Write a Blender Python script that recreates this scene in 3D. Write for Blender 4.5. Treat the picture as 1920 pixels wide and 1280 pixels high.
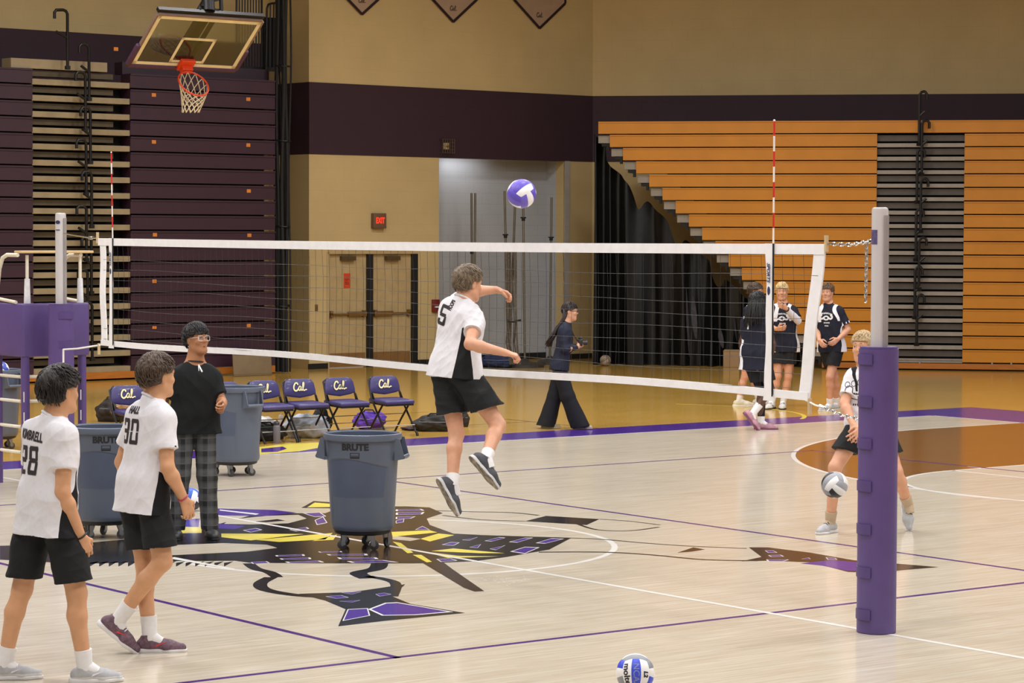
import bpy, bmesh, math, random
import numpy as np
from mathutils import Vector, Matrix
from mathutils.bvhtree import BVHTree

for o in list(bpy.data.objects): bpy.data.objects.remove(o)
SC = bpy.context.scene
COL = SC.collection
random.seed(7)
PI = math.pi

# ------------------------------------------------------------------ camera
CAM_LOC = np.array([-11.43043, -12.23608, 2.49679])
CAM_YAW, CAM_PITCH, CAM_ROLL, FPX = 0.921969, -0.042789, 0.003349, 4777.389
def _rot(yaw, pitch, roll):
    f = np.array([math.cos(yaw)*math.cos(pitch), math.sin(yaw)*math.cos(pitch), math.sin(pitch)])
    r = np.array([math.sin(yaw), -math.cos(yaw), 0.0]); u = np.cross(r, f)
    c, s = math.cos(roll), math.sin(roll)
    return np.array([c*r+s*u, -s*r+c*u, f])
CR = _rot(CAM_YAW, CAM_PITCH, CAM_ROLL)
cam_d = bpy.data.cameras.new('viewpoint'); cam = bpy.data.objects.new('viewpoint', cam_d); COL.objects.link(cam)
cam_d.sensor_width = 36.0; cam_d.lens = FPX*36.0/1920.0; cam_d.clip_end = 300
cam.matrix_world = Matrix([[CR[0][0], CR[1][0], -CR[2][0], CAM_LOC[0]], [CR[0][1], CR[1][1], -CR[2][1], CAM_LOC[1]],
                           [CR[0][2], CR[1][2], -CR[2][2], CAM_LOC[2]], [0, 0, 0, 1]])
SC.camera = cam
def ray(x, y):
    return (x-960)/FPX*CR[0] - (y-640)/FPX*CR[1] + CR[2]
def at_floor(x, y, z=0.0):                       # a pixel of the photo -> the point of the court it shows
    d = ray(x, y); return CAM_LOC + d*((z-CAM_LOC[2])/d[2])
def at_depth(x, y, dep): return CAM_LOC + ray(x, y)*dep
def at_wall(x, y, A, ang):                       # -> point of an upright plane through A with heading ang
    n = np.array([-math.sin(math.radians(ang)), math.cos(math.radians(ang)), 0]); d = ray(x, y)
    return CAM_LOC + d*(((np.array([A[0], A[1], 0])-CAM_LOC) @ n)/(d @ n))
RH = np.array([math.sin(CAM_YAW), -math.cos(CAM_YAW), 0.0]); AH = np.array([math.cos(CAM_YAW), math.sin(CAM_YAW), 0.0])
def HV(r, u, a):                                  # level direction: r along the lens' right, u up, a away
    v = r*RH + a*AH + np.array([0, 0, u]); return v/np.linalg.norm(v)

# ------------------------------------------------------------------ view, world, lights
SC.view_settings.view_transform = 'Standard'; SC.view_settings.look = 'None'
SC.view_settings.exposure = 0.0; SC.view_settings.gamma = 1.0; SC.view_settings.use_curve_mapping = False
SC.cycles.use_denoising = True
SC.cycles.max_bounces = 8; SC.cycles.diffuse_bounces = 3; SC.cycles.glossy_bounces = 3; SC.cycles.transparent_max_bounces = 12
SC.cycles.caustics_reflective = False; SC.cycles.caustics_refractive = False
W = bpy.data.worlds.new('world'); SC.world = W; W.use_nodes = True
W.node_tree.nodes['Background'].inputs[0].default_value = (0.95, 0.97, 1.0, 1)
W.node_tree.nodes['Background'].inputs[1].default_value = 0.32
def area_light(name, loc, size, power, color=(1, 0.99, 0.98), rot=(0, 0, 0), spread=math.radians(170)):
    l = bpy.data.lights.new(name, 'AREA'); l.energy = power; l.color = color; l.shape = 'RECTANGLE'; l.size, l.size_y = size; l.spread = spread
    o = bpy.data.objects.new(name, l); o.location = loc; o.rotation_euler = rot; COL.objects.link(o); return o
for ix in range(5):
    for iy in range(5):
        area_light('bay_light', (-9.0+ix*6.0, -8.0+iy*6.6, 9.6), (1.3, 1.3), 290)
area_light('alcove_light', (17.6, 27.26, 3.93), (1.2, 0.12), 14, (0.93, 0.96, 1.0), (0.25, 0, 0))

# ------------------------------------------------------------------ materials
def lin(c):
    r = []
    for v in c:
        v = v/255.0 if max(c) > 1.0 else v
        r.append(v/12.92 if v <= 0.04045 else ((v+0.055)/1.055)**2.4)
    return r
MATS = {}
def mat(name, rgb, rough=0.6, metal=0.0, var=0.08, scale=6.0, stretch=(1, 1, 1), bump=0.0, coat=0.0, spec=0.5, alpha=1.0, emit=None, trans=0.0, coat_rough=0.05, detail=3.0):
    if name in MATS: return MATS[name]
    m = bpy.data.materials.new(name); m.use_nodes = True; nt = m.node_tree; b = nt.nodes['Principled BSDF']
    c = lin(rgb)
    tc = nt.nodes.new('ShaderNodeTexCoord'); mp = nt.nodes.new('ShaderNodeMapping'); mp.inputs['Scale'].default_value = stretch
    nz = nt.nodes.new('ShaderNodeTexNoise'); nz.inputs['Scale'].default_value = scale; nz.inputs['Detail'].default_value = detail
    nt.links.new(tc.outputs['Object'], mp.inputs[0]); nt.links.new(mp.outputs[0], nz.inputs['Vector'])
    rp = nt.nodes.new('ShaderNodeValToRGB'); rp.color_ramp.elements[0].position = 0.3; rp.color_ramp.elements[1].position = 0.7
    rp.color_ramp.elements[0].color = [max(0, v*(1-var)) for v in c]+[1]; rp.color_ramp.elements[1].color = [min(1, v*(1+var)) for v in c]+[1]
    nt.links.new(nz.outputs['Fac'], rp.inputs[0]); nt.links.new(rp.outputs[0], b.inputs['Base Color'])
    b.inputs['Roughness'].default_value = rough; b.inputs['Metallic'].default_value = metal
    b.inputs['Specular IOR Level'].default_value = spec; b.inputs['Coat Weight'].default_value = coat; b.inputs['Coat Roughness'].default_value = coat_rough
    b.inputs['Transmission Weight'].default_value = trans; b.inputs['Alpha'].default_value = alpha
    if bump:
        bp = nt.nodes.new('ShaderNodeBump'); bp.inputs['Strength'].default_value = bump; bp.inputs['Distance'].default_value = 0.01
        nt.links.new(nz.outputs['Fac'], bp.inputs['Height']); nt.links.new(bp.outputs[0], b.inputs['Normal'])
    if emit:
        b.inputs['Emission Color'].default_value = lin(rgb)+[1]; b.inputs['Emission Strength'].default_value = emit
    MATS[name] = m; return m

def wood_floor(name, rgb, dark, rough=0.16, var=1.0):
    """boards 57 mm wide along X, strip by strip tone, long grain streaks"""
    m = bpy.data.materials.new(name); m.use_nodes = True; nt = m.node_tree; b = nt.nodes['Principled BSDF']; L = nt.links.new; N = nt.nodes.new
    tc = N('ShaderNodeTexCoord')
    br = N('ShaderNodeTexBrick'); br.inputs['Scale'].default_value = 1.0; br.inputs['Mortar Size'].default_value = 0.0008
    br.inputs['Brick Width'].default_value = 1.1; br.inputs['Row Height'].default_value = 0.057; br.offset = 0.37; br.offset_frequency = 3
    c = lin(rgb); d = lin(dark)
    br.inputs['Color1'].default_value = c+[1]; br.inputs['Color2'].default_value = [a*0.72+e*0.28 for a, e in zip(c, d)]+[1]; br.inputs['Mortar'].default_value = [v*0.75 for v in c]+[1]
    L(tc.outputs['Object'], br.inputs['Vector'])
    mp = N('ShaderNodeMapping'); mp.inputs['Scale'].default_value = (0.8, 22, 1)
    nz = N('ShaderNodeTexNoise'); nz.inputs['Scale'].default_value = 2.0; nz.inputs['Detail'].default_value = 5; nz.inputs['Roughness'].default_value = 0.62
    L(tc.outputs['Object'], mp.inputs[0]); L(mp.outputs[0], nz.inputs['Vector'])
    rp = N('ShaderNodeValToRGB'); rp.color_ramp.elements[0].position = 0.36; rp.color_ramp.elements[1].position = 0.62
    rp.color_ramp.elements[0].color = (0.76, 0.71, 0.64, 1); rp.color_ramp.elements[1].color = (1.04, 1.03, 1.02, 1)
    L(nz.outputs['Fac'], rp.inputs[0])
    mx = N('ShaderNodeMix'); mx.data_type = 'RGBA'; mx.blend_type = 'MULTIPLY'; mx.inputs[0].default_value = 0.75*var
    L(br.outputs['Color'], mx.inputs[6]); L(rp.outputs[0], mx.inputs[7])
    nb = N('ShaderNodeTexNoise'); nb.inputs['Scale'].default_value = 0.5; L(tc.outputs['Object'], nb.inputs['Vector'])
    r2 = N('ShaderNodeMapRange'); r2.inputs[3].default_value = rough*0.8; r2.inputs[4].default_value = rough*1.2; L(nb.outputs['Fac'], r2.inputs[0])
    L(mx.outputs[2], b.inputs['Base Color']); L(r2.outputs[0], b.inputs['Roughness'])
    b.inputs['Specular IOR Level'].default_value = 0.5
    MATS[name] = m; return m

# ------------------------------------------------------------------ mesh building
def mrot(ax, ang): return np.array(Matrix.Rotation(ang, 3, ax))
def frame(z, hint=(0, 0, 1)):
    z = np.asarray(z, float); z = z/np.linalg.norm(z); h = np.asarray(hint, float)
    if abs(z @ h) > 0.95*np.linalg.norm(h): h = np.array([1.0, 0, 0])
    x = np.cross(h, z); x /= np.linalg.norm(x); return np.array([x, np.cross(z, x), z]).T
class MB:
    def __init__(s): s.v = []; s.f = []; s.m = []
    def add(s, vs, fs, m=0):
        n = len(s.v); s.v += [tuple(float(c) for c in p) for p in vs]
        s.f += [tuple(int(i)+n for i in f) for f in fs]; s.m += [m]*len(fs) if np.isscalar(m) else list(m); return s
    def box(s, c, size, rot=None, m=0, bev=0.0):
        hx, hy, hz = [v/2 for v in size]
        if bev > 0:
            bm = bmesh.new(); bmesh.ops.create_cube(bm, size=1.0)
            for v in bm.verts: v.co = Vector((v.co.x*2*hx, v.co.y*2*hy, v.co.z*2*hz))
            bmesh.ops.bevel(bm, geom=bm.edges[:], offset=min(bev, hx*0.9, hy*0.9, hz*0.9), segments=3, profile=0.5, affect='EDGES')
            vs = [np.array(v.co) for v in bm.verts]; fs = [[v.index for v in f.verts] for f in bm.faces]; bm.free()
        else:
            vs = [np.array((x, y, z)) for z in (-hz, hz) for y in (-hy, hy) for x in (-hx, hx)]
            fs = [(0, 2, 3, 1), (4, 5, 7, 6), (0, 1, 5, 4), (2, 6, 7, 3), (0, 4, 6, 2), (1, 3, 7, 5)]
        if rot is not None: vs = [rot @ v for v in vs]
        return s.add([v+np.asarray(c, float) for v in vs], fs, m)
    def bar(s, a, b, w, h, hint=(0, 0, 1), m=0, bev=0.0):
        a = np.asarray(a, float); b = np.asarray(b, float); F = frame(b-a, hint)
        return s.box((a+b)/2, (w, h, np.linalg.norm(b-a)), F, m, bev)
    def tube(s, pts, r, n=8, m=0, caps=True, hint=(0, 0, 1), flat=1.0):
        P = [np.asarray(p, float) for p in pts]; k = len(P); R = [r]*k if np.isscalar(r) else list(r); vs = []; prev = None
        for i in range(k):
            t = P[min(i+1, k-1)]-P[max(i-1, 0)]; L = np.linalg.norm(t); t = t/L if L > 1e-9 else np.array([0, 0, 1.0])
            if prev is None: F = frame(t, hint); x = F[:, 0]
            else:
                x = prev-t*(prev @ t); l = np.linalg.norm(x); x = x/l if l > 1e-6 else frame(t, hint)[:, 0]
            y = np.cross(t, x); prev = x
            for j in range(n):
                a = 2*PI*j/n; vs.append(P[i]+R[i]*(math.cos(a)*x+flat*math.sin(a)*y))
        fs = [(i*n+j, i*n+(j+1) % n, (i+1)*n+(j+1) % n, (i+1)*n+j) for i in range(k-1) for j in range(n)]
        if caps: fs += [tuple(range(n-1, -1, -1)), tuple((k-1)*n+j for j in range(n))]
        return s.add(vs, fs, m)
    def lathe(s, prof, n=32, m=0, c=(0, 0, 0), rot=None, caps=False):
        vs = []
        for r, z in prof:
            for j in range(n):
                a = 2*PI*j/n; p = np.array((r*math.cos(a), r*math.sin(a), z)); vs.append((rot @ p if rot is not None else p)+np.asarray(c, float))
        k = len(prof); fs = [(i*n+j, i*n+(j+1) % n, (i+1)*n+(j+1) % n, (i+1)*n+j) for i in range(k-1) for j in range(n)]
        if caps: fs += [tuple(range(n-1, -1, -1)), tuple((k-1)*n+j for j in range(n))]
        return s.add(vs, fs, m)
    def prism(s, poly, h, O=(0, 0, 0), X=(1, 0, 0), Y=(0, 1, 0), m=0):
        O, X, Y = [np.asarray(q, float) for q in (O, X, Y)]; Z = np.cross(X, Y); Z /= np.linalg.norm(Z); n = len(poly)
        lo = [O+X*a+Y*b for a, b in poly]; hi = [p+Z*h for p in lo]
        return s.add(lo+hi, [tuple(range(n-1, -1, -1)), tuple(range(n, 2*n))]+[(i, (i+1) % n, n+(i+1) % n, n+i) for i in range(n)], m)
    def poly(s, pts, m=0): return s.add(pts, [tuple(range(len(pts)))], m)
    def ball(s, c, r, nu=20, nv=12, m=0, rot=None):
        r = (r, r, r) if np.isscalar(r) else r; vs = []; fs = []
        for i in range(nv+1):
            t = PI*i/nv
            for j in range(nu):
                a = 2*PI*j/nu; p = np.array((r[0]*math.sin(t)*math.cos(a), r[1]*math.sin(t)*math.sin(a), r[2]*math.cos(t)))
                vs.append((rot @ p if rot is not None else p)+np.asarray(c, float))
        for i in range(nv):
            for j in range(nu): fs.append((i*nu+j, (i+1)*nu+j, (i+1)*nu+(j+1) % nu, i*nu+(j+1) % nu))
        return s.add(vs, fs, m)
    def build(s, name, mats, parent=None, local=True, sharp=38):
        return mesh_obj(name, s.v, s.f, mats, parent, local, sharp, s.m)
def mesh_obj(name, V, F, mats, parent=None, local=True, sharp=38, midx=None):
    V = np.asarray(V, float).reshape(-1, 3)
    if parent is not None and not local:
        Mi = np.array(parent.matrix_basis.inverted())
        p = parent.parent
        while p is not None: Mi = Mi @ np.array(p.matrix_basis.inverted()); p = p.parent
        V = V @ Mi[:3, :3].T + Mi[:3, 3]
    me = bpy.data.meshes.new(name); me.from_pydata(V.tolist() if not isinstance(V, list) else V, [], F if isinstance(F, list) else F.tolist())
    for m in (mats if isinstance(mats, (list, tuple)) else [mats]): me.materials.append(m)
    if midx is not None: me.polygons.foreach_set('material_index', np.asarray(midx, dtype=np.int32))
    me.update(); me.shade_smooth()
    if sharp: me.set_sharp_from_angle(angle=math.radians(sharp))
    o = bpy.data.objects.new(name, me); COL.objects.link(o)
    if parent is not None: o.parent = parent
    return o
def tag(o, label, cat, group=None, kind=None):
    if label: o['label'] = label
    if cat: o['category'] = cat
    if group: o['group'] = group
    if kind: o['kind'] = kind
    return o
def thing(name, label, cat, loc=(0, 0, 0), rotz=0.0, group=None):
    o = bpy.data.objects.new(name, None); COL.objects.link(o); o.empty_display_size = 0.1
    o.location = [float(v) for v in loc]; o.rotation_euler = (0, 0, rotz); bpy.context.view_layer.update()
    o.matrix_basis = Matrix.Translation(o.location) @ Matrix.Rotation(rotz, 4, 'Z')
    return tag(o, label, cat, group)
def dup(root, loc, rotz, label, group=None):
    r = root.copy(); COL.objects.link(r); r.matrix_basis = Matrix.Translation([float(v) for v in loc]) @ Matrix.Rotation(rotz, 4, 'Z')
    r['label'] = label
    if group: r['group'] = group
    for ch in list(root.children):
        c = ch.copy(); COL.objects.link(c); c.parent = r
        for g in list(ch.children):
            d = g.copy(); COL.objects.link(d); d.parent = c
    return r
def struct(o): o['kind'] = 'structure'; return o

# ------------------------------------------------------------------ lettering
def split_long(V, T, maxlen):
    bm = bmesh.new(); vs = [bm.verts.new((float(a), float(b), 0)) for a, b in V]
    for t in T:
        try: bm.faces.new([vs[i] for i in t])
        except ValueError: pass
    for _ in range(7):
        es = [e for e in bm.edges if e.calc_length() > maxlen]
        if not es: break
        bmesh.ops.subdivide_edges(bm, edges=es, cuts=1, use_grid_fill=False)
        bmesh.ops.triangulate(bm, faces=[f for f in bm.faces if len(f.verts) > 3])
    bm.verts.index_update(); V2 = [(v.co.x, v.co.y) for v in bm.verts]; T2 = [tuple(v.index for v in f.verts) for f in bm.faces]; bm.free()
    return V2, T2
def text2d(s, size=1.0, bold=0.0, shear=0.0, maxlen=None, spacing=1.0, cond=1.0):
    cu = bpy.data.curves.new('t', 'FONT'); cu.body = s; cu.size = size; cu.align_x = 'CENTER'; cu.align_y = 'CENTER'; cu.offset = bold; cu.shear = shear; cu.space_character = spacing
    cu.resolution_u = 3; o = bpy.data.objects.new('t', cu); COL.objects.link(o); dg = bpy.context.evaluated_depsgraph_get()
    me = bpy.data.meshes.new_from_object(o.evaluated_get(dg)); V = [(v.co.x*cond, v.co.y) for v in me.vertices]; T = [tuple(p.vertices) for p in me.polygons]
    bpy.data.objects.remove(o); bpy.data.curves.remove(cu); bpy.data.meshes.remove(me)
    T = [t for t in T if len(t) >= 3]
    return split_long(V, T, maxlen) if maxlen else (V, T)
def ribbon(pts, w):
    P = [np.array(p, float) for p in pts]; k = len(P); Wd = [w]*k if np.isscalar(w) else w; V = []; T = []
    for i in range(k):
        t = P[min(i+1, k-1)]-P[max(i-1, 0)]; t /= (np.linalg.norm(t)+1e-9); n = np.array((-t[1], t[0])); V += [tuple(P[i]+n*Wd[i]/2), tuple(P[i]-n*Wd[i]/2)]
    for i in range(k-1): T += [(2*i, 2*i+1, 2*i+3, 2*i+2)]
    return V, T
def curve2(pts, n=6):
    P = [np.array(p, float) for p in pts]; out = []
    for i in range(len(P)-1):
        p0 = P[max(i-1, 0)]; p1 = P[i]; p2 = P[i+1]; p3 = P[min(i+2, len(P)-1)]
        for j in range(n):
            t = j/n; out.append(0.5*((2*p1)+(-p0+p2)*t+(2*p0-5*p1+4*p2-p3)*t*t+(-p0+3*p1-3*p2+p3)*t**3))
    out.append(P[-1]); return out
def cal_script(fat=0.0):
    """the handwritten word Cal, about 1.9 wide and 1.2 high, as ribbons"""
    strokes = [([(-0.28, 0.30), (-0.36, 0.52), (-0.62, 0.52), (-0.86, 0.18), (-0.90, -0.22), (-0.68, -0.46), (-0.40, -0.36), (-0.22, -0.16)], 0.20),
               ([(0.14, 0.02), (0.00, 0.12), (-0.18, -0.06), (-0.20, -0.32), (-0.06, -0.42), (0.10, -0.20), (0.18, 0.08), (0.14, -0.26), (0.24, -0.42), (0.38, -0.28)], 0.15),
               ([(0.38, -0.28), (0.56, 0.18), (0.62, 0.52), (0.50, 0.58), (0.42, 0.20), (0.42, -0.24), (0.54, -0.44), (0.78, -0.34), (0.98, -0.34)], 0.15)]
    V = []; T = []
    for pts, w in strokes:
        v, t = ribbon(curve2(pts, 5), w+fat); n = len(V); V += v; T += [tuple(i+n for i in q) for q in t]
    return V, T
def put2d(mb, VT, O, X, Y, m=0, lift=0.0, scale=1.0):
    V, T = VT; O, X, Y = [np.asarray(q, float) for q in (O, X, Y)]; Z = np.cross(X, Y)
    return mb.add([O+X*a*scale+Y*b*scale+Z*lift for a, b in V], T, m)
def block_digits(s, h=1.0, n=5):
    """slab block numerals, h high; each bar cut in small quads so it can lie on cloth"""
    w = 0.58*h; t = 0.16*h; ax = (-w/2, -w/2+t, w/2-t, w/2); V = []; T = []
    segs = {'T': (-w/2+0.03*h, h/2-t, w/2-0.03*h, h/2), 'M': (-w/2+0.05*h, -t/2, w/2-0.05*h, t/2), 'B': (-w/2+0.03*h, -h/2, w/2-0.03*h, -h/2+t),
            'UL': (-w/2, 0.02*h, -w/2+t, h/2-0.05*h), 'UR': (w/2-t, 0.02*h, w/2, h/2-0.05*h), 'LL': (-w/2, -h/2+0.05*h, -w/2+t, -0.02*h), 'LR': (w/2-t, -h/2+0.05*h, w/2, -0.02*h),
            'SL': (-w/2, h/2-0.30*h, -w/2+t, h/2-0.05*h), 'sl': (-w/2, -h/2+0.05*h, -w/2+t, -h/2+0.30*h)}
    on = {'0': ['T', 'B', 'UL', 'UR', 'LL', 'LR'], '2': ['T', 'M', 'B', 'UR', 'LL', 'SL'], '3': ['T', 'M', 'B', 'UR', 'LR', 'SL', 'sl'], '8': ['T', 'M', 'B', 'UL', 'UR', 'LL', 'LR'],
          '5': ['T', 'M', 'B', 'UL', 'LR', 'sl'], '7': ['T', 'UR', 'LR'], '9': ['T', 'M', 'B', 'UL', 'UR', 'LR']}
    x0 = -(len(s)-1)*0.5*(w+0.12*h)
    for i, ch in enumerate(s):
        cx = x0+i*(w+0.12*h)
        for k in on[ch]:
            a, b, c, d = segs[k]; b0 = len(V)
            for q in range(n+1):
                for p in range(n+1): V.append((cx+a+(c-a)*p/n, b+(d-b)*q/n))
            for q in range(n):
                for p in range(n): T.append((b0+q*(n+1)+p, b0+q*(n+1)+p+1, b0+(q+1)*(n+1)+p+1, b0+(q+1)*(n+1)+p))
    return V, T
# ------------------------------------------------------------------ palette
TAN = (202, 178, 128); BAND = (54, 30, 42)
def block_wall(name, rgb, lines=0.10):
    m = mat(name, rgb, 0.7, var=0.05, scale=1.2); nt = m.node_tree; b = nt.nodes['Principled BSDF']; N = nt.nodes.new; L = nt.links.new
    mp = N('ShaderNodeMapping'); mp.inputs['Rotation'].default_value = (-PI/2, 0, 0)
    br = N('ShaderNodeTexBrick'); br.inputs['Scale'].default_value = 1; br.inputs['Brick Width'].default_value = 0.41; br.inputs['Row Height'].default_value = 0.203; br.inputs['Mortar Size'].default_value = 0.004
    br.inputs['Color1'].default_value = br.inputs['Color2'].default_value = (1, 1, 1, 1); br.inputs['Mortar'].default_value = (1-lines*3, 1-lines*3, 1-lines*3, 1)
    tc = N('ShaderNodeTexCoord'); L(tc.outputs['Object'], mp.inputs[0]); L(mp.outputs[0], br.inputs['Vector'])
    mx = N('ShaderNodeMix'); mx.data_type = 'RGBA'; mx.blend_type = 'MULTIPLY'; mx.inputs[0].default_value = 0.6
    src = b.inputs['Base Color'].links[0].from_socket; L(src, mx.inputs[6]); L(br.outputs['Color'], mx.inputs[7]); L(mx.outputs[2], b.inputs['Base Color'])
    return m
M_tan = block_wall('tan_wall_paint', TAN, 0.03); M_band = block_wall('dark_band_paint', BAND, 0.12); M_grey = block_wall('grey_block_paint', (178, 180, 184), 0.08)
M_vinylbase = mat('black_vinyl_base', (22, 21, 22), 0.5); M_white = mat('white_paint', (226, 226, 228), 0.55); M_black = mat('black_paint', (20, 20, 22), 0.45)  # baseboards are black vinyl by their own colour
M_ceil = mat('ceiling_panel', (150, 148, 144), 0.9); M_door = mat('door_tan', (186, 162, 118), 0.5); M_brass = mat('dull_brass', (150, 112, 60), 0.35, metal=0.7)
M_steel = mat('steel', (150, 150, 150), 0.35, metal=0.9); M_chrome = mat('chrome', (200, 200, 202), 0.2, metal=1.0)

# ------------------------------------------------------------------ floor, painted court
F_maple = wood_floor('maple_court', (208, 200, 185), (186, 169, 143)); F_amber = wood_floor('amber_surround', (208, 168, 84), (182, 138, 60), 0.14)
F_stain = wood_floor('brown_stain', (142, 96, 48), (118, 76, 32), 0.14)
def paint(n, c): return mat(n, c, 0.16, var=0.05, scale=2.0, stretch=(0.5, 12, 1))
F_white = paint('white_court_line', (232, 230, 226)); F_purple = paint('purple_court_paint', (74, 44, 140)); F_vline = paint('purple_volleyball_line', (74, 36, 120))
F_dark = paint('dark_brown_emblem_paint', (52, 38, 30)); F_ink = paint('black_emblem_paint', (28, 28, 32)); F_yel = paint('yellow_emblem_paint', (238, 220, 96)); F_grey = paint('thin_dark_line', (80, 56, 30))
FM = [F_amber, F_maple, F_stain, F_white, F_purple, F_vline, F_dark, F_ink, F_yel, F_grey]
AMB, MAP, STN, WHT, PUR, VLN, DRK, INK, YEL, GRY = range(10)
fl = MB()
def rect(x0, x1, y0, y1, m, z): fl.poly([(x0, y0, z), (x1, y0, z), (x1, y1, z), (x0, y1, z)], m)
def arcpts(cx, cy, r, a0, a1, n=48): return [(cx+r*math.cos(a0+(a1-a0)*i/n), cy+r*math.sin(a0+(a1-a0)*i/n)) for i in range(n+1)]
def arcline(cx, cy, r, a0, a1, w, m, z, n=64):
    A = arcpts(cx, cy, r-w/2, a0, a1, n); B = arcpts(cx, cy, r+w/2, a0, a1, n)
    for i in range(n): fl.poly([(A[i][0], A[i][1], z), (B[i][0], B[i][1], z), (B[i+1][0], B[i+1][1], z), (A[i+1][0], A[i+1][1], z)], m)
fl.poly([(-30, -30, 0), (45, -30, 0), (45, 45, 0), (-30, 45, 0)], AMB)
rect(-16.0, 16.02, -4.1, 13.0, PUR, 0.0006); rect(-14.3, 14.33, -3.12, 12.15, MAP, 0.0012)
rect(-14.3, 14.33, 12.10, 12.15, WHT, 0.0024); rect(14.28, 14.33, -3.12, 12.15, WHT, 0.0024)
hx = 12.75; R3 = 6.02                             # three point area, stained brown, pale key and circle inside it
pl = [(14.28, 4.5-R3), (hx, 4.5-R3)]+arcpts(hx, 4.5, R3, -PI/2, -3*PI/2, 60)+[(14.28, 4.5+R3)]
fl.poly([(x, y, 0.0018) for x, y in reversed(pl)], STN)
arcline(hx, 4.5, R3, PI/2, 3*PI/2, 0.05, WHT, 0.0024); rect(hx, 14.3, 4.5+R3-0.025, 4.5+R3+0.025, WHT, 0.0024); rect(hx, 14.3, 4.5-R3-0.025, 4.5-R3+0.025, WHT, 0.0024)
kx = 8.50
rect(kx, 14.28, 4.5-1.83, 4.5+1.83, MAP, 0.0021); fl.poly([(x, y, 0.0021) for x, y in arcpts(kx, 4.5, 1.83, PI/2, 3*PI/2, 40)], MAP)
arcline(kx, 4.5, 1.83, PI/2, 3*PI/2, 0.05, WHT, 0.0026); rect(kx-0.025, kx+0.025, 2.67, 6.33, WHT, 0.0026)
rect(kx, 14.28, 6.305, 6.355, WHT, 0.0026); rect(kx, 14.28, 2.645, 2.695, WHT, 0.0026); rect(8.95, 9.0, 6.33, 6.55, WHT, 0.0026)
rect(-0.025, 0.025, -3.12, 12.1, WHT, 0.0044); arcline(0.0, 4.5, 1.83, 0, 2*PI, 0.05, WHT, 0.0024)
for y in (0.025, 8.975): rect(-9, 9, y-0.025, y+0.025, VLN, 0.0030)
for x in (-2.975, 3.0, 9.0, -9.0): rect(x-0.025, x+0.025, 0, 9, VLN, 0.0030)
rect(9.06, 9.09, 13.0, 15.4, GRY, 0.0030); rect(5.5, 9.06, 14.36, 14.39, GRY, 0.0030); rect(0.0, 9.0, 16.6, 16.63, GRY, 0.0030)
arcline(11.0, 14.6, 2.35, -0.95, 0.6, 0.06, YEL, 0.0030)
def fp(px, m, z, hint=None): fl.poly([tuple(at_floor(x, y)[:2])+(z,) for x, y in px], m)
def inset(px, k):
    c = np.mean(np.array(px, float), 0); return [tuple(c+(np.array(p)-c)*k) for p in px]
def outlined(px, m, z, col=WHT, k=0.84):
    fp(px, col, z); fp(inset(px, k), m, z+0.0003)
# free-form emblem of dark sweeps, purple lozenges and yellow blades around the centre spot
fp([(0, 1023), (160, 1018), (310, 1004), (400, 985), (470, 966), (540, 962), (610, 962), (640, 950), (760, 949), (805, 951), (830, 962), (800, 972), (806, 984), (850, 1000), (905, 1003), (1072, 1008), (1030, 1030), (950, 1044), (890, 1052), (800, 1056), (620, 1056), (470, 1055), (440, 1051), (330, 1052), (150, 1057), (0, 1049)], INK, 0.0033)
fp([(610, 964), (700, 950), (805, 951), (830, 962), (800, 972), (806, 984), (850, 1000), (830, 1020), (860, 1052), (640, 1056), (560, 1030), (585, 985)], DRK, 0.0035)
for i in range(16): fp([(150+i*18, 1055), (168+i*18, 1052), (150+i*18, 1062)], INK, 0.0033)
fp([(318, 1022), (420, 1018), (500, 1021), (520, 1027), (462, 1034), (318, 1041)], MAP, 0.0038)
fp([(318, 1047), (440, 1068), (440, 1066), (326, 1044)], WHT, 0.0040)
fp([(430, 974), (500, 967), (560, 965), (575, 972), (540, 981), (470, 983), (420, 982)], MAP, 0.0038)
fp([(476, 978), (520, 973), (535, 976), (500, 979)], INK, 0.0040)
fp([(404, 953), (515, 956), (556, 961), (500, 967), (404, 966)], PUR, 0.0040); fp([(412, 955), (486, 963), (480, 965), (412, 957)], WHT, 0.0042)
fp([(404, 981), (460, 986), (440, 992), (404, 990)], PUR, 0.0040)
fp([(318, 975), (375, 972), (372, 988), (320, 986)], PUR, 0.0040); fp([(318, 988), (378, 988), (378, 999), (322, 1000)], YEL, 0.0040)
fp([(565, 952), (588, 939), (640, 943), (640, 953)], INK, 0.0038); fp([(576, 951), (590, 942), (640, 946), (640, 950)], YEL, 0.0040)
for q in ([(415, 1000), (570, 1001), (470, 1013), (415, 1007)], [(480, 1012), (624, 999), (610, 1011), (524, 1016)], [(585, 1014), (632, 1002), (625, 1012)], [(734, 997), (806, 994), (820, 998), (736, 1006)], [(788, 1010), (822, 1000), (852, 1003), (806, 1015)],
          [(736, 1015), (752, 1018), (775, 1036), (764, 1037)], [(774, 1040), (790, 1040), (810, 1053), (800, 1054)], [(808, 1033), (850, 1028), (946, 1037), (900, 1037)], [(796, 1034), (860, 1042), (935, 1043), (840, 1046)]): fp(q, YEL, 0.0040)
fp([(736, 1004), (790, 1010), (770, 1014), (736, 1011)], MAP, 0.0038)
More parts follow.
